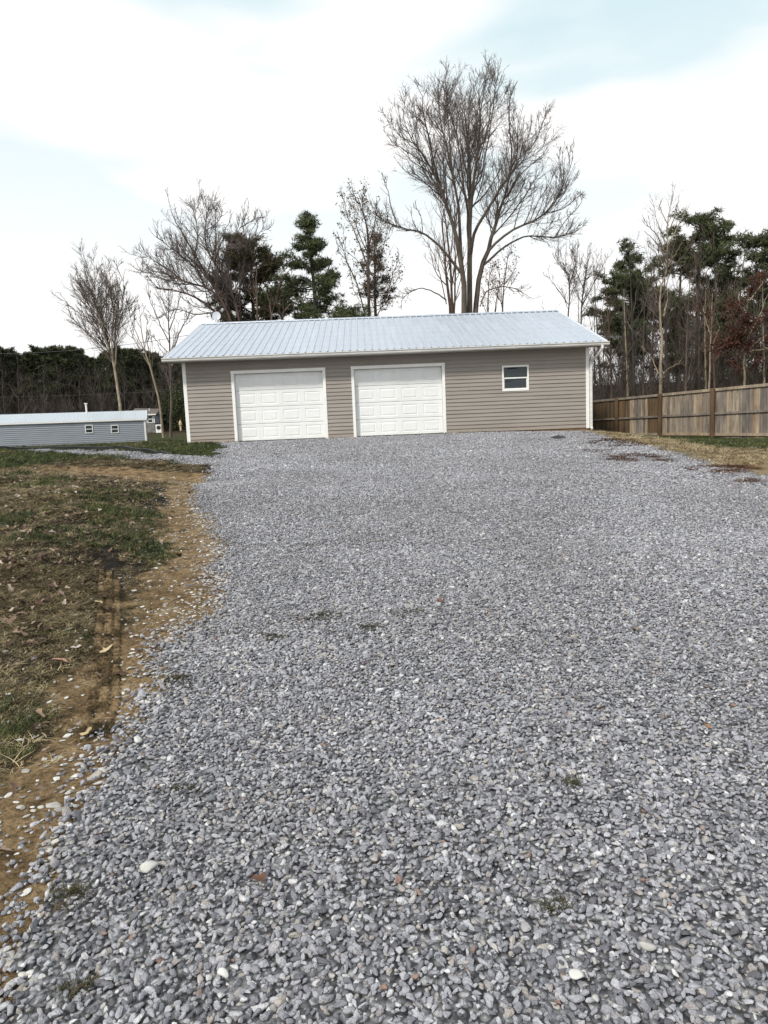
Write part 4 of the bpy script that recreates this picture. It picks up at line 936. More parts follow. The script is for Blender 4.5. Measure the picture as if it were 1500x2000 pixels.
def spawn(r, P, Rd, per_m, ang, lf, nseg, trop, wob, rk=.55, rmin=.008, tmin=.2, lmin=.3, lmax=99, taper=.25, fall=.48, nmax=None, flat=None):
    """children of every path: arrays in, arrays out"""
    N, n, _ = P.shape
    seg = np.linalg.norm(np.diff(P, axis=1), axis=2); Ln = seg.sum(1)
    cnt = r.poisson(np.clip(Ln*per_m, .0, 60)); par = np.repeat(np.arange(N), cnt)
    if nmax and len(par) > nmax: par = r.choice(par, nmax, replace=False)
    m = len(par); t = r.uniform(tmin, 1, m)*(n-1); i = np.minimum(t.astype(int), n-2); f = (t-i)[:, None]
    b = P[par, i]*(1-f)+P[par, i+1]*f; T = nrm(P[par, i+1]-P[par, i]); rb = Rd[par, i]*(1-f[:, 0])+Rd[par, i+1]*f[:, 0]
    q = r.normal(size=(m, 3)); q -= (q*T).sum(1, keepdims=True)*T; q = nrm(q)
    if flat is not None: q[:, 2] *= flat; q = nrm(q)
    a = np.radians(r.normal(ang, ang*.25, m))[:, None]
    D = nrm(np.cos(a)*T+np.sin(a)*q)
    ln = np.clip(lf*Ln[par]*(1-fall*t/(n-1))*r.uniform(.6, 1.25, m), lmin, lmax)
    out = np.empty((m, nseg+1, 3)); out[:, 0] = b
    for k in range(nseg):
        D = nrm(D+trop*UP+r.normal(0, wob, (m, 3))); out[:, k+1] = out[:, k]+D*(ln/nseg)[:, None]
    r0 = np.maximum(np.minimum(rb*rk*r.uniform(.6, 1.1, m), ln*.017+rmin), rmin); rr = r0[:, None]*np.linspace(1, taper, nseg+1)[None, :]
    return out, np.maximum(rr, rmin*.6)
def px_limb(pts, Y, dy=0, k=None):
    """traced limb: pixels of the photograph put back at their distance Y (dy = how far the tip leans away)"""
    n = len(pts); return [at(p[0], p[1], Y+dy*i/(n-1)) for i, p in enumerate(pts)]
def tris_at(r, C, ln, w, m, upb=.3):
    """m thin triangles around every centre"""
    N = len(C); C = np.repeat(C, m, 0); D = nrm(r.normal(size=(N*m, 3))+np.array([0, 0, upb])); S = nrm(np.cross(D, r.normal(size=(N*m, 3))))
    l = (ln*r.uniform(.6, 1.2, N*m))[:, None]; V = np.stack([C-S*w, C+S*w, C+D*l], 1).reshape(-1, 3); F = np.arange(N*m*3).reshape(-1, 3); return V, F
def leaves_at(r, C, s):
    N = len(C); D = nrm(r.normal(size=(N, 3))); S = nrm(np.cross(D, r.normal(size=(N, 3)))); l = (s*r.uniform(.6, 1.2, N))[:, None]
    V = np.stack([C-D*l*.5, C+S*l*.32, C+D*l*.5, C-S*l*.32], 1).reshape(-1, 3); return V, np.arange(N*4).reshape(-1, 4)
def tree_obj(name, org, label, cat='tree', group=None):
    o = empty(name, tuple(org)); return tag(o, label, cat, group)
def bare_tree(name, org, limbs, label, r, radii, dens=(1.6, 3., 4.), mt='bark', mc='twig', rmin=.011, trop=(.16, .1, .06), lf=(.42, .45, .5), ang=(38, 36, 40), nmax=(9999, 3500, 11000), group=None, wob=.065, tmin=.25, leaves=None, lmax=(6, 2.4, .95), cat='bare tree', cut=True):
    import zlib
    r = np.random.default_rng(zlib.crc32(name.encode()) % 1000)
    root = tree_obj(name, org, label, cat, group); n0 = 14
    P0 = np.array([resample(l, 16, .03, r)[:n0] if cut else resample(l, n0, .03, r) for l in limbs]); radii = [(max(a*.58, .03), min(b, .014)) for a, b in radii]; R0 = np.array([np.linspace(1, 0, n0)**.9*(a-b)+b for a, b in radii])
    link('trunk', Wood().add(P0, R0, 8).mesh('trunk', M[mt], org), root)
    P1, R1 = spawn(r, P0, R0, dens[0], ang[0], lf[0], 6, trop[0], wob, tmin=tmin, lmax=lmax[0], rmin=rmin*1.5, nmax=nmax[0])
    P2, R2 = spawn(r, np.concatenate([P1, ]), R1, dens[1], ang[1], lf[1], 4, trop[1], wob*1.2, tmin=.12, lmax=lmax[1], rmin=rmin, nmax=nmax[1])
    P3_, R3_ = spawn(r, P2, R2, dens[2], ang[2], lf[2], 2, trop[2], wob*1.5, tmin=.1, lmax=lmax[2], rmin=rmin*.8, nmax=nmax[2], lmin=.22)
    link('crown', Wood().add(P1, R1, 5).add(P2, R2, 3).add(P3_, R3_, 3).mesh('crown', M[mc], org), root)
    if leaves:
        nl, s, mm, sel = leaves; C = P3_[:, -1]; 
        if sel is not None: C = C[sel(C)]
        if len(C) > 0:
            C = C[r.integers(0, len(C), nl)]+r.normal(0, .12, (nl, 3)); V, Q = leaves_at(r, C, s); link('leaves', mesh_np('leaves', V-np.asarray(org), Fq=Q, mat=M[mm]), root)
    return root
def z6(p): return (640+p[0]/2.586, 80+p[1]/2.586)
def z5(p): return (100+p[0]/2.308, 350+p[1]/2.308)
def z1_(p): return (p[0]/3, 560+p[1]/3)
def z4(p): return (1100+p[0]/3.75, 400+p[1]/3.75)
r = np.random.default_rng(11)
# the big tree behind the garage
HY = 46.
hl = [([(690, 1560), (690, 1375), (685, 1200), (660, 1050), (640, 950), (590, 800), (530, 650), (440, 520), (380, 400), (340, 300)], .36, .03, -3),
 ([(685, 1200), (670, 1050), (665, 880), (640, 720), (600, 520), (570, 400), (560, 250), (545, 130)], .22, .025, 3),
 ([(718, 1560), (718, 1375), (715, 1050), (712, 900), (720, 750), (715, 600), (700, 450), (690, 300), (690, 150)], .36, .03, 0),
 ([(715, 1100), (722, 850), (745, 650), (770, 450), (765, 300), (745, 90)], .24, .025, -4),
 ([(722, 1080), (740, 970), (790, 880), (850, 780), (920, 670), (960, 560), (960, 400), (965, 200)], .2, .025, -4),
 ([(740, 1560), (745, 1375), (770, 1170), (810, 1060), (840, 950), (880, 830), (915, 700), (960, 600), (1020, 450), (1050, 230)], .34, .03, 2),
 ([(770, 1200), (800, 1080), (860, 1010), (940, 950), (1020, 915), (1100, 870), (1160, 790), (1210, 680), (1250, 570), (1275, 500)], .17, .02, -3),
 ([(790, 1130), (880, 1050), (960, 1000), (1040, 985), (1150, 990), (1230, 970), (1290, 950)], .13, .02, 4),
 ([(1100, 870), (1180, 850), (1250, 800), (1310, 760)], .07, .02, 1), ([(1150, 988), (1200, 910), (1270, 830), (1300, 760)], .06, .02, 1),
 ([(672, 1170), (610, 1090), (560, 1030), (480, 970), (380, 945), (310, 920), (240, 870), (190, 820)], .16, .02, -2),
 ([(350, 935), (320, 830), (300, 740), (275, 690)], .06, .02, 0),
 ([(600, 1310), (540, 1270), (480, 1250), (420, 1265), (380, 1300), (350, 1340)], .08, .015, -1),
 ([(770, 1340), (800, 1270), (860, 1245), (940, 1250), (1000, 1280), (1050, 1330)], .09, .015, 1),
 ([(590, 800), (545, 650), (500, 450), (480, 330), (480, 190)], .13, .02, -4), ([(530, 650), (500, 620), (400, 560), (330, 510), (305, 480)], .09, .02, 3),
 ([(640, 720), (620, 560), (610, 400), (600, 300), (620, 180)], .1, .02, 4), ([(712, 900), (690, 750), (670, 600), (650, 450), (650, 300)], .11, .02, -5),
 ([(720, 750), (770, 700), (800, 560), (830, 380), (850, 200), (870, 130)], .1, .02, 4), ([(745, 650), (800, 480), (820, 330), (810, 150)], .08, .02, -2),
 ([(915, 700), (930, 560), (915, 430), (920, 300), (940, 190)], .09, .02, -3), ([(960, 600), (1040, 520), (1090, 400), (1120, 310)], .08, .02, 3), ([(935, 720), (1010, 640), (1080, 580), (1140, 540)], .07, .02, -3),
 ([(880, 830), (960, 780), (1000, 700), (1060, 640)], .06, .02, 4), ([(940, 950), (970, 850), (1000, 780), (1040, 720)], .06, .02, -3), ([(1020, 915), (1060, 820), (1120, 720), (1160, 640)], .06, .02, 2),
 ([(480, 970), (470, 880), (430, 820)], .05, .015, 2), ([(590, 800), (520, 740), (450, 680), (390, 640)], .07, .02, -3), ([(440, 520), (380, 490), (330, 430), (310, 360)], .06, .02, 2), ([(380, 400), (390, 300), (390, 190)], .05, .02, 1)]
K = HY/1365*1.0
bare_tree('big_bare_tree', at(z6((715, 1560))[0], z6((715, 1560))[1], HY), [px_limb([z6((q[0], q[1] if q[1] > 400 else 400-(400-q[1])*.93)) for q in l], HY, d) for l, a, b, d in hl], 'tallest bare tree behind the garage with wide fan of upright grey limbs', r, [(a, b) for l, a, b, d in hl],
          dens=(2.6, 3.6, 4.6), lf=(.32, .5, .55), lmax=(4.5, 2.1, 1.), trop=(.12, .09, .06), ang=(36, 35, 38), nmax=(9999, 9000, 34000), rmin=.0125, tmin=.46)
# companion stems beside it
cl_ = [([(625, 1500), (620, 1375), (600, 1200), (590, 1050), (580, 900), (600, 750), (560, 600)], .24, .02, 3), ([(635, 1500), (630, 1375), (620, 1150), (600, 950), (570, 800), (520, 700)], .22, .02, -2), ([(645, 1500), (640, 1375), (645, 1150), (640, 950), (650, 780)], .18, .02, 1),
 ([(600, 1330), (560, 1150), (520, 1050), (490, 1000)], .07, .015, 1), ([(640, 1330), (680, 1150), (690, 1000)], .06, .015, 1)]
bare_tree('twin_stem_tree', at(z6((625, 1500))[0], z6((625, 1500))[1], 54), [px_limb([z6(q) for q in l], 54, d) for l, a, b, d in cl_], 'reddish multi-stemmed tree just left of the tallest tree trunk', r, [(a, b) for l, a, b, d in cl_], mt='bark_red', mc='twig_red', dens=(1.0, 2., 2.4), nmax=(400, 1300, 3500), lmax=(4, 1.8, .8), tmin=.3)
cl_ = [([(800, 1480), (810, 1340), (815, 1200), (825, 1080)], .12, .02, 0), ([(880, 1480), (885, 1300), (900, 1150), (915, 1020)], .12, .02, 1), ([(830, 1480), (850, 1330), (870, 1200), (850, 1080)], .09, .02, 0)]
bare_tree('thicket_tree', at(z6((815, 1500))[0], z6((815, 1500))[1], 52), [px_limb([z6(q) for q in l], 52, d) for l, a, b, d in cl_], 'low twiggy tree with a few tan leaves right of the tallest trunk', r, [(a, b) for l, a, b, d in cl_], mt='bark_red', mc='twig_red', dens=(2.2, 3., 3.), nmax=(200, 1300, 3500), lmax=(3, 1.4, .6), tmin=.2, leaves=(450, .14, 'tan_leaf', None))
# spreading tree left
ll = [([(845, 760), (855, 640), (850, 520), (870, 380), (890, 260), (940, 150)], .22, .02, 1), ([(830, 640), (740, 470), (680, 400), (600, 330), (540, 230)], .16, .02, 3), ([(700, 430), (740, 300), (740, 180), (740, 100)], .1, .02, -2), ([(830, 760), (800, 640), (740, 600), (680, 550), (600, 510), (520, 495), (460, 480), (420, 430)], .26, .02, -4), ([(830, 760), (810, 640), (760, 540), (700, 490), (600, 460), (560, 430), (500, 390), (420, 340), (370, 320)], .28, .02, 2),
 ([(830, 760), (810, 640), (770, 550), (700, 430), (650, 340), (600, 260), (560, 190), (515, 130)], .28, .02, -2), ([(845, 760), (850, 640), (820, 530), (770, 430), (710, 330), (690, 240), (710, 130), (690, 80)], .32, .02, 3), ([(845, 760), (850, 640), (800, 480), (770, 400), (790, 320), (850, 220), (900, 130)], .24, .02, 0),
 ([(740, 600), (650, 610), (590, 590), (520, 600), (460, 640)], .1, .015, -2), ([(760, 420), (740, 360), (780, 250), (830, 120)], .13, .02, -3), ([(600, 510), (540, 440), (470, 400), (410, 370)], .1, .02, 2), ([(700, 490), (650, 400), (570, 330), (500, 280), (440, 230)], .12, .02, -3), ([(650, 340), (660, 230), (640, 130), (620, 90)], .1, .02, 3),
 ([(600, 460), (500, 420), (430, 420), (370, 400)], .08, .02, 3), ([(710, 330), (640, 260), (590, 200)], .08, .02, -1), ([(850, 220), (920, 180), (980, 170)], .07, .02, 2), ([(790, 320), (880, 300), (950, 230), (970, 150)], .09, .02, 3), ([(690, 240), (760, 180), (770, 110)], .07, .02, 3)]
bare_tree('spreading_tree', at(z5((830, 760))[0], z5((830, 760))[1], 44), [px_limb([z5(q) for q in l], 44, d) for l, a, b, d in ll], 'wide spreading bare tree with reddish leaning limbs behind the left end of the garage', r, [(a*.62, b) for l, a, b, d in ll], mt='bark_red', mc='twig', dens=(3.2, 4., 4.4), lf=(.33, .5, .55), lmax=(3.8, 1.9, .9), trop=(.14, .1, .05), nmax=(1300, 7500, 27000), rmin=.012, tmin=.26)
# left trees
l3 = [([(715, 880), (705, 715), (690, 600), (670, 470), (650, 400), (630, 330), (600, 200), (560, 60), (540, -60), (530, -140)], .27, .02, 2), ([(655, 400), (640, 380), (600, 340), (500, 260), (430, 190), (370, 130)], .12, .02, -3), ([(640, 370), (600, 260), (540, 150), (460, 60), (390, -30)], .13, .02, 3),
 ([(672, 470), (682, 380), (680, 300), (700, 230), (720, 100), (725, -20), (700, -100)], .13, .02, -1), ([(660, 420), (655, 300), (665, 150), (650, 0), (640, -110)], .13, .02, 1), ([(630, 330), (560, 240), (480, 170), (400, 100), (360, 40)], .1, .02, 1), ([(615, 260), (560, 130), (480, 0), (440, -70)], .1, .02, -2), ([(690, 280), (690, 100), (670, -60)], .09, .02, -3)]
bare_tree('fan_shaped_tree', at(z1_((715, 900))[0], z1_((715, 900))[1], 66), [px_limb([z1_(q) for q in l], 66, d) for l, a, b, d in l3], 'pale bare tree with fan-shaped crown rising behind the grey shed', r, [(a, b) for l, a, b, d in l3], mt='bark_light', mc='twig_light', dens=(2.6, 3.2, 3.2), lf=(.42, .5, .5), lmax=(6, 2.8, 1.2), trop=(.035, .03, .03), ang=(24, 27, 32), nmax=(280, 2300, 7500), rmin=.017, tmin=.3)
l3 = [([(957, 885), (945, 760), (920, 620), (880, 470), (850, 380), (830, 250), (820, 150), (790, -60)], .17, .018, 0), ([(880, 470), (800, 340), (760, 240), (735, 130)], .06, .015, 2), ([(850, 380), (770, 200), (750, 60)], .05, .015, -2), ([(890, 500), (860, 300), (870, 150)], .05, .015, 1)]
bare_tree('leaning_tree', at(957/3, 560+885/3, 54), [px_limb([z1_(q) for q in l], 54, d) for l, a, b, d in l3], 'slender left-leaning bare tree on the lawn between shed and garage', r, [(a, b) for l, a, b, d in l3], mt='bark_light', mc='twig_light', dens=(1.8, 2.6, 2.6), lf=(.3, .5, .5), lmax=(3., 1.5, .8), trop=(.2, .12, .08), nmax=(300, 1800, 5200), rmin=.015, tmin=.4)
l3 = [([(1000, 885), (1002, 760), (1003, 600), (992, 300), (985, 100), (990, -60)], .2, .02, 0), ([(992, 330), (930, 200), (880, 80), (850, -10)], .08, .015, 2), ([(1005, 400), (1060, 250), (1100, 180), (1130, 100)], .08, .015, -2), ([(990, 260), (1040, 120), (1060, 0)], .07, .015, 2), ([(1000, 400), (930, 330), (860, 260)], .05, .015, -1), ([(988, 150), (940, 50), (930, -60)], .06, .015, 1)]
bare_tree('upright_lawn_tree', at(1000/3, 560+885/3, 52), [px_limb([z1_(q) for q in l], 52, d) for l, a, b, d in l3], 'straight grey-trunked bare tree on the lawn beside the left wall of the garage', r, [(a, b) for l, a, b, d in l3], mt='bark', mc='twig', dens=(1.8, 2.8, 2.8), lf=(.32, .5, .5), lmax=(3.4, 1.6, .8), trop=(.16, .1, .06), nmax=(400, 2200, 7000), rmin=.015, tmin=.4)
# tree with clinging leaves, centre
l3 = [([(212, 1520), (210, 1395), (205, 1100), (200, 950), (165, 830), (140, 750)], .24, .02, 0), ([(240, 1520), (240, 1395), (235, 1150), (235, 1000), (230, 880)], .17, .02, 2), ([(208, 1400), (190, 1390), (150, 1230), (100, 1120), (60, 1000), (30, 900)], .09, .02, -2), ([(245, 1400), (250, 1390), (300, 1280), (340, 1150), (390, 1050)], .09, .02, 2),
 ([(205, 1150), (150, 1000), (100, 880), (80, 780)], .09, .02, 3), ([(205, 1050), (240, 900), (250, 780)], .08, .02, -3), ([(208, 1250), (260, 1130), (290, 1000), (300, 900)], .07, .02, 2), ([(205, 1200), (160, 1120), (60, 1040)], .06, .02, -1)]
bare_tree('leaf_clinging_tree', at(z6((220, 1520))[0], z6((220, 1520))[1], 50), [px_limb([z6(q) for q in l], 50, d) for l, a, b, d in l3], 'twiggy tree with a few clinging brown leaves behind the middle of the roof', r, [(a, b) for l, a, b, d in l3], mt='bark_red', mc='twig', dens=(2., 3, 3.), lf=(.32, .5, .5), lmax=(3.8, 1.8, .8), trop=(.22, .12, .06), nmax=(700, 3600, 11000), rmin=.013, tmin=.3,
          leaves=(1500, .15, 'tan_leaf', lambda C: C[:, 2] > 3))
l3 = [([(1215, 1560), (1215, 1390), (1220, 1200), (1160, 1100), (1150, 1030)], .13, .02, 0), ([(1275, 1560), (1280, 1420), (1290, 1250), (1310, 1150), (1330, 1000)], .14, .02, 2), ([(1280, 1350), (1340, 1230), (1380, 1160), (1440, 1030)], .08, .02, -1), ([(1218, 1250), (1260, 1100), (1260, 1000)], .07, .02, -2), ([(1215, 1330), (1150, 1240), (1080, 1150)], .06, .015, 1), ([(1290, 1250), (1240, 1120), (1220, 1020)], .06, .015, 2)]
bare_tree('small_bare_tree', at(z6((1245, 1560))[0], z6((1245, 1560))[1], 56), [px_limb([z6(q) for q in l], 56, d) for l, a, b, d in l3], 'smaller grey bare tree behind the right end of the roof', r, [(a, b) for l, a, b, d in l3], mt='bark', mc='twig_light', dens=(2.8, 3.2, 3.4), lf=(.4, .5, .5), lmax=(4.2, 2., .9), nmax=(500, 3200, 11000), rmin=.015, tmin=.3)
# short crooked trees at the ridge between the pines
l3 = [([(1040, 700), (1040, 640), (1060, 580), (1100, 550), (1130, 520)], .16, .02, 0), ([(1000, 700), (995, 640), (985, 560), (960, 480)], .15, .02, 2), ([(1045, 640), (1020, 560), (1030, 480), (1060, 400)], .1, .02, -2), ([(930, 700), (928, 560), (925, 450), (930, 330)], .11, .02, 1)]
bare_tree('crooked_tree', at(z5((1010, 720))[0], z5((1010, 720))[1], 42), [px_limb([z5(q) for q in l], 42, d) for l, a, b, d in l3], 'crooked reddish tree between the two pines behind the garage', r, [(a, b) for l, a, b, d in l3], mt='bark_red', mc='twig_red', dens=(1.8, 2.6, 2.6), lmax=(2.6, 1.2, .6), nmax=(250, 1100, 3000), rmin=.009, tmin=.3)
# right woods: pale slender tree
l3 = [([(712, 1400), (715, 1180), (722, 1000), (710, 800), (712, 640), (760, 450), (765, 250), (775, 60), (785, -10)], .13, .015, 0), ([(710, 640), (640, 590), (600, 500), (590, 440)], .05, .015, -1), ([(715, 1290), (740, 1230), (790, 1190), (850, 1160), (890, 1100)], .05, .012, -1), ([(712, 1260), (670, 1170), (620, 1080), (540, 1010)], .04, .012, 1), ([(735, 820), (760, 700), (760, 560)], .06, .015, 1),
 ([(762, 400), (700, 250), (620, 150), (560, 60)], .05, .012, -1), ([(765, 300), (830, 180), (890, 60), (910, 10)], .05, .012, 2), ([(758, 470), (680, 360), (600, 280)], .045, .012, 1), ([(762, 450), (840, 330), (880, 250)], .045, .012, -1), ([(770, 150), (720, 50), (700, -20)], .04, .012, 1), ([(765, 350), (700, 300), (560, 140)], .04, .012, -1), ([(770, 200), (820, 80), (830, 0)], .04, .012, -1)]
bare_tree('pale_slender_tree', at(z4((712, 1420))[0], z4((712, 1420))[1], 33), [px_limb([z4(q) for q in l], 33, d) for l, a, b, d in l3], 'slender tree with sunlit pale bark just behind the wooden fence', r, [(a, b) for l, a, b, d in l3], mt='bark_light', mc='twig_light', dens=(2.6, 3.4, 3.4), lf=(.34, .5, .5), lmax=(2.4, 1.2, .6), nmax=(500, 2400, 7000), rmin=.008, tmin=.35, trop=(.22, .12, .06))

def pine(name, org, height, label, r, width=.32, bare=.4, mat='needle', shape='round', rad=.2, dens=1., tuft=(.26, .05, 7), lean=(0, 0), group=None, nt=3000, build_=True):
    """trunk, branches and needles around the origin; returns the tree's empty"""
    n0 = 12; ts = np.linspace(0, 1, n0)
    tr = np.stack([lean[0]*ts**1.5*height+.15*np.sin(ts*5+r.uniform(0, 6))*.6, lean[1]*ts*height+.1*np.sin(ts*4+1), ts*height], -1)
    P0 = tr[None]; R0 = (rad*(1-ts)**.8+.02)[None]
    nb = int(58*dens*(1-bare)*height/12)+10; t = np.sort(r.uniform(bare, .985, nb)); u = (t-bare)/(1-bare)
    if shape == 'cone': lv = 12; u = np.clip((np.round(u*lv)+r.uniform(-.48, .48, nb))/lv, 0, .985); t = bare+u*(1-bare)
    if shape == 'round': L_ = np.sqrt(np.clip(1-((u-.42)/.62)**2, .04, 1))
    elif shape == 'cone': L_ = np.clip((1-u)**.8, .12, 1)*np.where(u < .12, .75, 1)
    else: L_ = np.clip(.35+.65*np.sin(np.clip(u, 0, 1)*math.pi*.62)**1, .2, 1)*np.where(u > .9, .55, 1)
    L_ = L_*width*height*r.uniform(.5, 1.08, nb); az = np.arange(nb)*2.4+r.uniform(-.5, .5, nb)
    b = np.stack([np.interp(t, ts, tr[:, k]) for k in range(3)], -1); el = r.uniform(-.08, .28, nb)+.28*u**2
    D = np.stack([np.cos(az)*np.cos(el), np.sin(az)*np.cos(el), np.sin(el)], -1)
    P1 = np.empty((nb, 6, 3)); P1[:, 0] = b
    for k in range(5): D = nrm(D+UP*.05+r.normal(0, .1, D.shape)); P1[:, k+1] = P1[:, k]+D*(L_/5)[:, None]
    R1 = (.012+L_*.014)[:, None]*np.linspace(1, .3, 6)[None]
    P2, R2 = spawn(r, P1, R1, 3.2*dens, 48, .42, 3, .05, .15, tmin=.28, lmax=1.7, rmin=.008, flat=.45, lmin=.3)
    tp_ = np.linspace(.93, 1., 14); cand = np.concatenate([np.stack([np.interp(tp_, ts, tr[:, k]) for k in range(3)], -1), P2[:, 1:].reshape(-1, 3), P1[:, 3:].reshape(-1, 3), (P2[:, -1]+P2[:, -2])/2]); nt = int(nt*1.5)
    # needles sit in separate pads, leaving gaps of sky
    C = cand[r.integers(0, len(cand), nt)]+r.normal(0, 1, (nt, 3))*np.array([.18, .18, .07])
    V, F = tris_at(r, C, tuft[0]*1.25, tuft[1]*.5, tuft[2], .3)
    root = tree_obj(name, org, label, 'pine tree', group)
    link('trunk', Wood().add(P0, R0, 8).mesh('trunk', M['bark_dark' if mat != 'needle_brown' else 'bark_red']), root)
    (link('branches', Wood().add(P1, R1, 3).mesh('branches', M['bark_dark']), root) if mat == 'needle_far' else link('branches', Wood().add(P1, R1, 4).add(P2, R2, 3).mesh('branches', M['bark_dark']), root))
    link('crown', mesh_np('crown', V, Ft=F, mat=M[mat]), root)
    return root
def pine_px(name, px, ytop, ybase, Y, label, seed=3, **k):
    a = at(px, ytop, Y); b = at(px, ybase, Y); x, y = b[0], Y; z = float(zt(x, y)); h = a[2]-z
    return pine(name, (x, y, z-.1), h, label, np.random.default_rng(int(px)+seed), **k)
pine_px('round_pine', 510, 474, 760, 47, 'bushy brown-green pine with rounded crown behind the left half of the roof', width=.25, bare=.36, mat='needle_brown', shape='round', nt=5200, rad=.2, tuft=(.25, .045, 7), lean=(-.02, 0))
pine_px('tall_pine', 623, 418, 760, 46, 'tall dark green pine with narrow top standing behind the garage', width=.31, bare=.36, seed=5, mat='needle', shape='cone', nt=3800, rad=.22, tuft=(.24, .045, 7))
pine_px('hidden_pine', 742, 440, 760, 52, 'thin-crowned pine mixed with the brown-leaved tree behind the roof', width=.15, bare=.45, mat='needle_brown', shape='cone', nt=900, rad=.14, tuft=(.22, .04, 6))
pine_px('flat_topped_pine', 1232, 500, 800, 50, 'flat-topped pine with layered limbs just right of the garage roof', width=.24, bare=.42, shape='flat', nt=3400, rad=.17)
pine_px('double_trunk_pine', 1222, 540, 800, 54, 'lower thin pine leaning beside the flat-topped pine', width=.2, bare=.4, shape='round', nt=1900, rad=.14, lean=(.03, 0))
pine_px('broad_pine', 1362, 432, 800, 48, 'broadest dark pine in the right woods behind the pale slender tree', width=.25, bare=.25, shape='round', nt=5600, rad=.24, tuft=(.27, .048, 7))
pine_px('shaded_pine', 1325, 482, 800, 52, 'bare-stemmed pine left of the broadest pine', width=.2, bare=.3, shape='round', nt=2600, rad=.2, mat='needle_brown')
pine_px('edge_pine', 1494, 447, 800, 45, 'dark pine cut by the right edge of the photo above russet leaves', width=.26, bare=.22, shape='round', nt=4600, rad=.2)
pine_px('inner_pine', 1412, 520, 800, 58, 'lower pine between the broadest pine and the edge pine', width=.24, bare=.2, shape='round', nt=3000, rad=.17)
# russet oak
l3 = [([(1330, 1400), (1330, 1310), (1325, 1150), (1335, 950), (1350, 750), (1380, 560)], .12, .015, 0), ([(1335, 1050), (1270, 900), (1220, 800), (1180, 740)], .05, .012, -1), ([(1335, 1000), (1420, 850), (1480, 700), (1500, 620)], .06, .012, -1), ([(1345, 850), (1290, 720), (1290, 600)], .05, .012, 1), ([(1330, 1100), (1420, 1000), (1520, 930)], .05, .012, 1), ([(1330, 1120), (1230, 1050), (1150, 1010)], .045, .012, 1), ([(1365, 700), (1440, 600), (1470, 560)], .04, .012, 1), ([(1330, 1080), (1450, 1060), (1560, 1040)], .045, .012, -1)]
bare_tree('russet_oak', at(z4((1330, 1400))[0], z4((1330, 1400))[1], 34), [px_limb([z4(q) for q in l], 34, d) for l, a, b, d in l3], 'young oak still holding dark russet leaves behind the fence at the right edge', r, [(a, b) for l, a, b, d in l3], mt='bark_light', mc='twig_red', dens=(2.0, 3., 3.), lf=(.4, .5, .5), lmax=(2., .9, .5), nmax=(400, 1500, 4500), rmin=.007, tmin=.3, trop=(.05, .02, 0), ang=(50, 45, 45), leaves=(6000, .11, 'oak_leaf', None), cat='oak tree')
l3 = [([(1075, 1400), (1072, 1330), (1075, 1100), (1085, 900), (1090, 700), (1080, 560)], .07, .012, 0), ([(1075, 1100), (1120, 960), (1170, 860)], .03, .01, 0), ([(1080, 950), (1040, 830), (1020, 700)], .03, .01, 0)]
bare_tree('russet_sapling', at(z4((1075, 1400))[0], z4((1075, 1400))[1], 32), [px_limb([z4(q) for q in l], 32, d) for l, a, b, d in l3], 'thin pale-stemmed sapling with scattered russet leaves left of the oak', r, [(a, b) for l, a, b, d in l3], mt='bark_light', mc='twig_red', dens=(2.0, 3., 3.), lmax=(1.6, .8, .4), nmax=(150, 600, 1500), rmin=.006, tmin=.2, leaves=(600, .10, 'oak_leaf', None), cat='sapling')
# slender saplings of the right woods: six moulds, copied
def mould(seed, h, rad, mt, mc, k=1.):
    q = np.random.default_rng(seed); n0 = 10; ts = np.linspace(0, 1, n0)
    tr = np.stack([.05*h*ts**1.4*q.normal()+.08*np.sin(ts*4+q.uniform(0, 6)), .05*h*ts*q.normal()+.05*np.sin(ts*5), h*ts], -1)[None]
    R0 = (rad*(1-ts)+.012)[None]
    P1, R1 = spawn(q, tr, R0, 1.9*k, 38, .26, 5, .16, .1, tmin=.22, lmax=3, rmin=.012)
    P2, R2 = spawn(q, P1, R1, 2.6*k, 36, .45, 3, .1, .14, tmin=.1, lmax=1.2, rmin=.009, nmax=900)
    P3_, R3_ = spawn(q, P2, R2, 2.4*k, 40, .5, 2, .05, .15, lmax=.6, rmin=.008, nmax=1800)
    return Wood().add(tr, R0, 6).mesh('trunk', M[mt]), Wood().add(P1, R1, 3).add(P2, R2, 3).add(P3_, R3_, 3).mesh('crown', M[mc])
MO = [mould(i, 8+.9*i, .07+.012*i, ['bark', 'bark_dark', 'bark_light', 'bark_red', 'bark_dark', 'bark'][i], ['twig', 'twig', 'twig_light', 'twig_red', 'twig', 'twig_light'][i]) for i in range(6)]
spots = [(1165, 36, 1, .75), (1180, 40, 4, .8), (1196, 37, 3, .8), (1212, 44, 1, .9), (1226, 36, 2, .75), (1243, 41, 4, .9), (1252, 36, 0, .8), (1268, 45, 3, 1.), (1280, 38, 1, .75), (1301, 42, 0, .9), (1312, 36, 4, .8), (1322, 47, 3, 1.), (1336, 35, 5, .65), (1345, 41, 1, .95), (1352, 36, 4, .8), (1366, 44, 3, 1.), (1378, 35, 2, .72), (1390, 40, 0, .95), (1399, 34, 3, .7), (1404, 46, 5, 1.), (1418, 36, 4, .8), (1430, 40, 1, .85), (1446, 35, 3, .7), (1457, 42, 0, .9), (1470, 36, 1, .8), (1483, 40, 4, .8), (1492, 34, 2, .7), (1515, 38, 3, .9), (1540, 36, 1, .9), (1150, 46, 0, .85), (1136, 50, 4, .8)]
lbl = {0: 'grey', 1: 'dark', 2: 'pale-barked', 3: 'reddish', 4: 'blackish', 5: 'brown'}
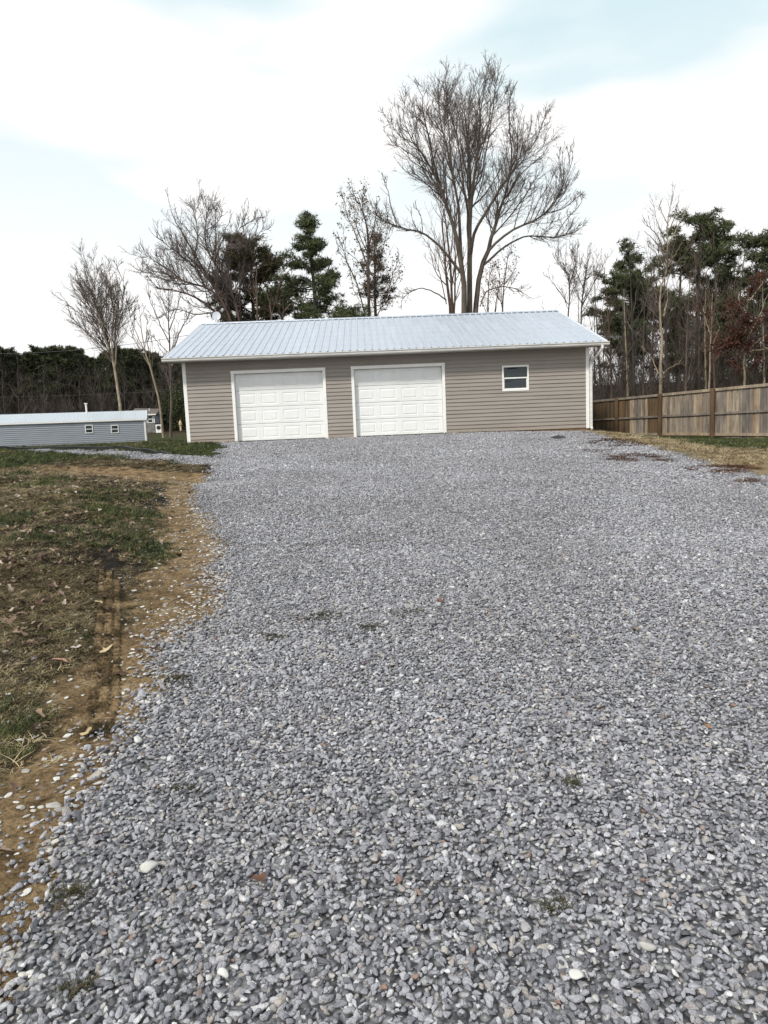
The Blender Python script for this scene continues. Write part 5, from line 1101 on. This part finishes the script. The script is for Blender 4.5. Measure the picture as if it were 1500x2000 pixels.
def near_word(px):
    for a, w in ((1160, 'beside the downspout'), (1200, 'behind the first fence bay'), (1240, 'below the flat-topped pine'), (1275, 'left of the pale slender tree'), (1310, 'right of the pale slender tree'), (1345, 'below the shaded pine'), (1385, 'behind the largest fence post'), (1425, 'below the broadest pine'), (1470, 'below the russet leaves'), (9999, 'at the right edge of the photo')):
        if px < a: return w
seen = {}
for (px, Y, k, s) in spots:
    b = at(px, 800, Y); z = float(zt(b[0], Y)); lab = f"{lbl[k]} thin bare tree {near_word(px)}, about {'near the fence' if Y < 38 else 'mid wood' if Y < 43 else 'deep in the wood'}"
    lab = lab.replace('about near', 'close to').replace('close to the fence', 'close to the fence').replace('about ', '')
    seen[lab] = seen.get(lab, 0)+1
    if seen[lab] > 1: lab = lab.replace('thin', 'taller thin', 1)
    e = tree_obj('sapling', (b[0], Y, z-.1), lab, 'bare tree', 'thin bare trees behind the fence'); e.rotation_euler = (0, 0, px*1.7); e.scale = (s, s, s*1.0)
    link('trunk', MO[k][0], e); link('crown', MO[k][1], e)
# left woods: pines and bare trees in front of the wooded hill
def far_pine_mould(seed, shape, bare):
    q = np.random.default_rng(seed); return q
FP = []
for i in range(5):
    q = np.random.default_rng(50+i); t_ = pine('far_pine', (0, 0, 0), 15, 'x', q, width=[.2, .26, .24, .18, .28][i], bare=[.12, .2, .08, .22, .26][i], mat='needle_far', shape=['round', 'round', 'round', 'cone', 'flat'][i], nt=3400, rad=.2, tuft=(.5, .16, 5), dens=1.)
    FP.append([c.data for c in t_.children]); 
    for c in list(t_.children): bpy.data.objects.remove(c)
    bpy.data.objects.remove(t_)
def far_pine(px, Y, ytop, k, lab, w=1.):
    a = at(px, ytop, Y); z = float(zt(a[0], Y)); s = (a[2]-z)/15.2
    e = tree_obj('far_pine', (a[0], Y, z-.2), lab, 'pine tree', 'pines of the wood behind the grey shed'); e.rotation_euler = (0, 0, px*.9); e.scale = (s*w, s*w, s)
    for nm, d in zip(('trunk', 'branches', 'crown'), FP[k]): link(nm, d, e)
ords = ['first', 'second', 'third', 'fourth', 'fifth', 'sixth', 'seventh', 'eighth', 'ninth', 'tenth', 'eleventh', 'twelfth', 'thirteenth', 'fourteenth', 'fifteenth', 'sixteenth', 'seventeenth', 'eighteenth', 'nineteenth', 'twentieth']
fr = [(-30, 684, 0), (4, 682, 1), (30, 694, 2), (58, 690, 0), (82, 681, 4), (108, 684, 2), (128, 680, 1), (152, 683, 0), (178, 698, 3), (206, 692, 2), (236, 681, 1), (262, 683, 0), (290, 690, 4), (310, 700, 2), (345, 708, 1), (380, 712, 0)]
for i, (px, yt, k) in enumerate(fr): far_pine(px, 112+(i*7 % 5)*2.2, yt, k, f'dark pine on the front edge of the left wood, {ords[i]} from the left', 1.05)
bk = [(-50, 690, 1), (-12, 688, 2), (18, 690, 0), (44, 696, 4), (70, 690, 1), (95, 689, 0), (118, 690, 2), (142, 690, 4), (166, 700, 1), (192, 704, 2), (220, 698, 0), (250, 694, 4), (276, 696, 2), (302, 704, 0), (328, 712, 1), (362, 714, 2)]
for i, (px, yt, k) in enumerate(bk): far_pine(px, 128+(i*5 % 4)*2., yt, k, f'pine standing deeper in the left wood, {ords[i]} of the rear row from the left', 1.25)
BM = [mould(70+i, 10+i, .12, 'bark_dark', 'twig', .8) for i in range(3)]
for i, px in enumerate([-20, 12, 38, 66, 92, 116, 140, 160, 188, 200, 216, 245, 268, 284, 300, 322, 342, 372]):
    Y = 98+(i*11 % 7)*1.6; b = at(px, 830, Y); z = float(zt(b[0], Y)); s = .8+.25*((i*13 % 7)/7)
    e = tree_obj('woodland_tree', (b[0], Y, z-.1), f'grey bare tree before the dark pines, {ords[i]} from the left edge', 'bare tree', 'bare trees at the foot of the left wood'); e.rotation_euler = (0, 0, i*2.1); e.scale = (s, s, s)
    link('trunk', BM[i % 3][0], e); link('crown', BM[i % 3][1], e)
# brush as masses
def brush(name, label, x0, x1, y0, y1, n, h, rad, mat, seed, up=1.0):
    q = np.random.default_rng(seed); x = q.uniform(x0, x1, n); y = q.uniform(y0, y1, n); z = zt(x, y)-.1; b = np.stack([x, y, z], -1)
    H = h*q.uniform(.4, 1.25, n); D = nrm(np.stack([q.normal(0, .22, n), q.normal(0, .22, n), np.ones(n)*up], -1)); P = np.empty((n, 5, 3)); P[:, 0] = b
    for k in range(4): D = nrm(D+q.normal(0, .11, (n, 3))+.03*UP); P[:, k+1] = P[:, k]+D*(H/4)[:, None]
    Rr = np.full((n, 1), rad)*q.uniform(.4, 1.3, (n, 1))*np.linspace(1, .3, 5)[None]
    P2, R2 = spawn(q, P, Rr, 1.6, 40, .4, 3, .1, .15, tmin=.15, lmax=h*.4, rmin=rad*.35)
    P3_, R3_ = spawn(q, P2, R2, 1.8, 42, .5, 2, .05, .2, tmin=.1, lmax=h*.25, rmin=rad*.3, nmax=9*n)
    tag(link(name, Wood().add(P, Rr, 4).add(P2, R2, 3).add(P3_, R3_, 3).mesh(name, M[mat])), label, 'brush', None, 'stuff')
brush('fence_brush', 'dense bare brush and stems behind the wooden fence', 9.5, 45, 33, 47, 1100, 4.6, .022, 'bark_dark', 1)
brush('deep_brush', 'darker tangle of stems deeper in the right woods', 4, 70, 48, 85, 1150, 6.5, .045, 'bark_dark', 2)
brush('red_brush', 'reddish low brush close behind the fence', 12, 26, 32, 38, 350, 2.2, .012, 'twig_red', 3)
brush('hill_brush', 'mass of bare stems under the pines of the left wood', -78, -20, 103, 126, 1000, 8, .07, 'bark_dark', 4)
brush('hill_brush', 'grey twiggy growth at the foot of the left wood', -72, -22, 102, 112, 450, 5., .04, 'twig', 5)
brush('rear_brush', 'low bare thicket hidden behind the garage roof', -12, 8, 64, 90, 250, 5, .03, 'bark_dark', 6)
# evergreen undergrowth beside the house
q = np.random.default_rng(9); n = 2600
def shrub(px, ybase, Y, h, w, lab, mat='needle_far', nt=1400):
    b = at(px, ybase, Y); z = float(zt(b[0], Y)); q = np.random.default_rng(int(px)); root = tree_obj('evergreen_shrub', (b[0], Y, z-.05), lab, 'shrub')
    d = nrm(q.normal(size=(nt, 3))); C = d*(q.random((nt, 1))**.4)*np.array([w/2, w/2, h/2])*(1+.25*np.sin(d[:, :1]*5+d[:, 1:2]*4))+np.array([0, 0, h/2]); V, F = tris_at(q, C, .3, .07, 5, .4)
    link('crown', mesh_np('crown', V, Ft=F, mat=M[mat]), root)
    st_ = np.stack([np.zeros(6), np.zeros(6), np.linspace(0, h*.7, 6)], -1)[None]; link('stem', Wood().add(st_, np.linspace(.08, .03, 6)[None], 6).mesh('stem', M['bark_dark']), root)
shrub(345, 836, 100, 6.5, 4.5, 'dark evergreen bush at the lawn edge just left of the garage')
shrub(331, 836, 106, 4.5, 3.5, 'dark evergreen bush to the right of the far house')
shrub(368, 836, 93, 6, 5, 'dark evergreen bush hidden partly behind the garage corner')
tri = sum(len(o.data.polygons) for o in scene.objects if o.type == 'MESH')
print('objects', len(scene.objects), 'polys', tri)
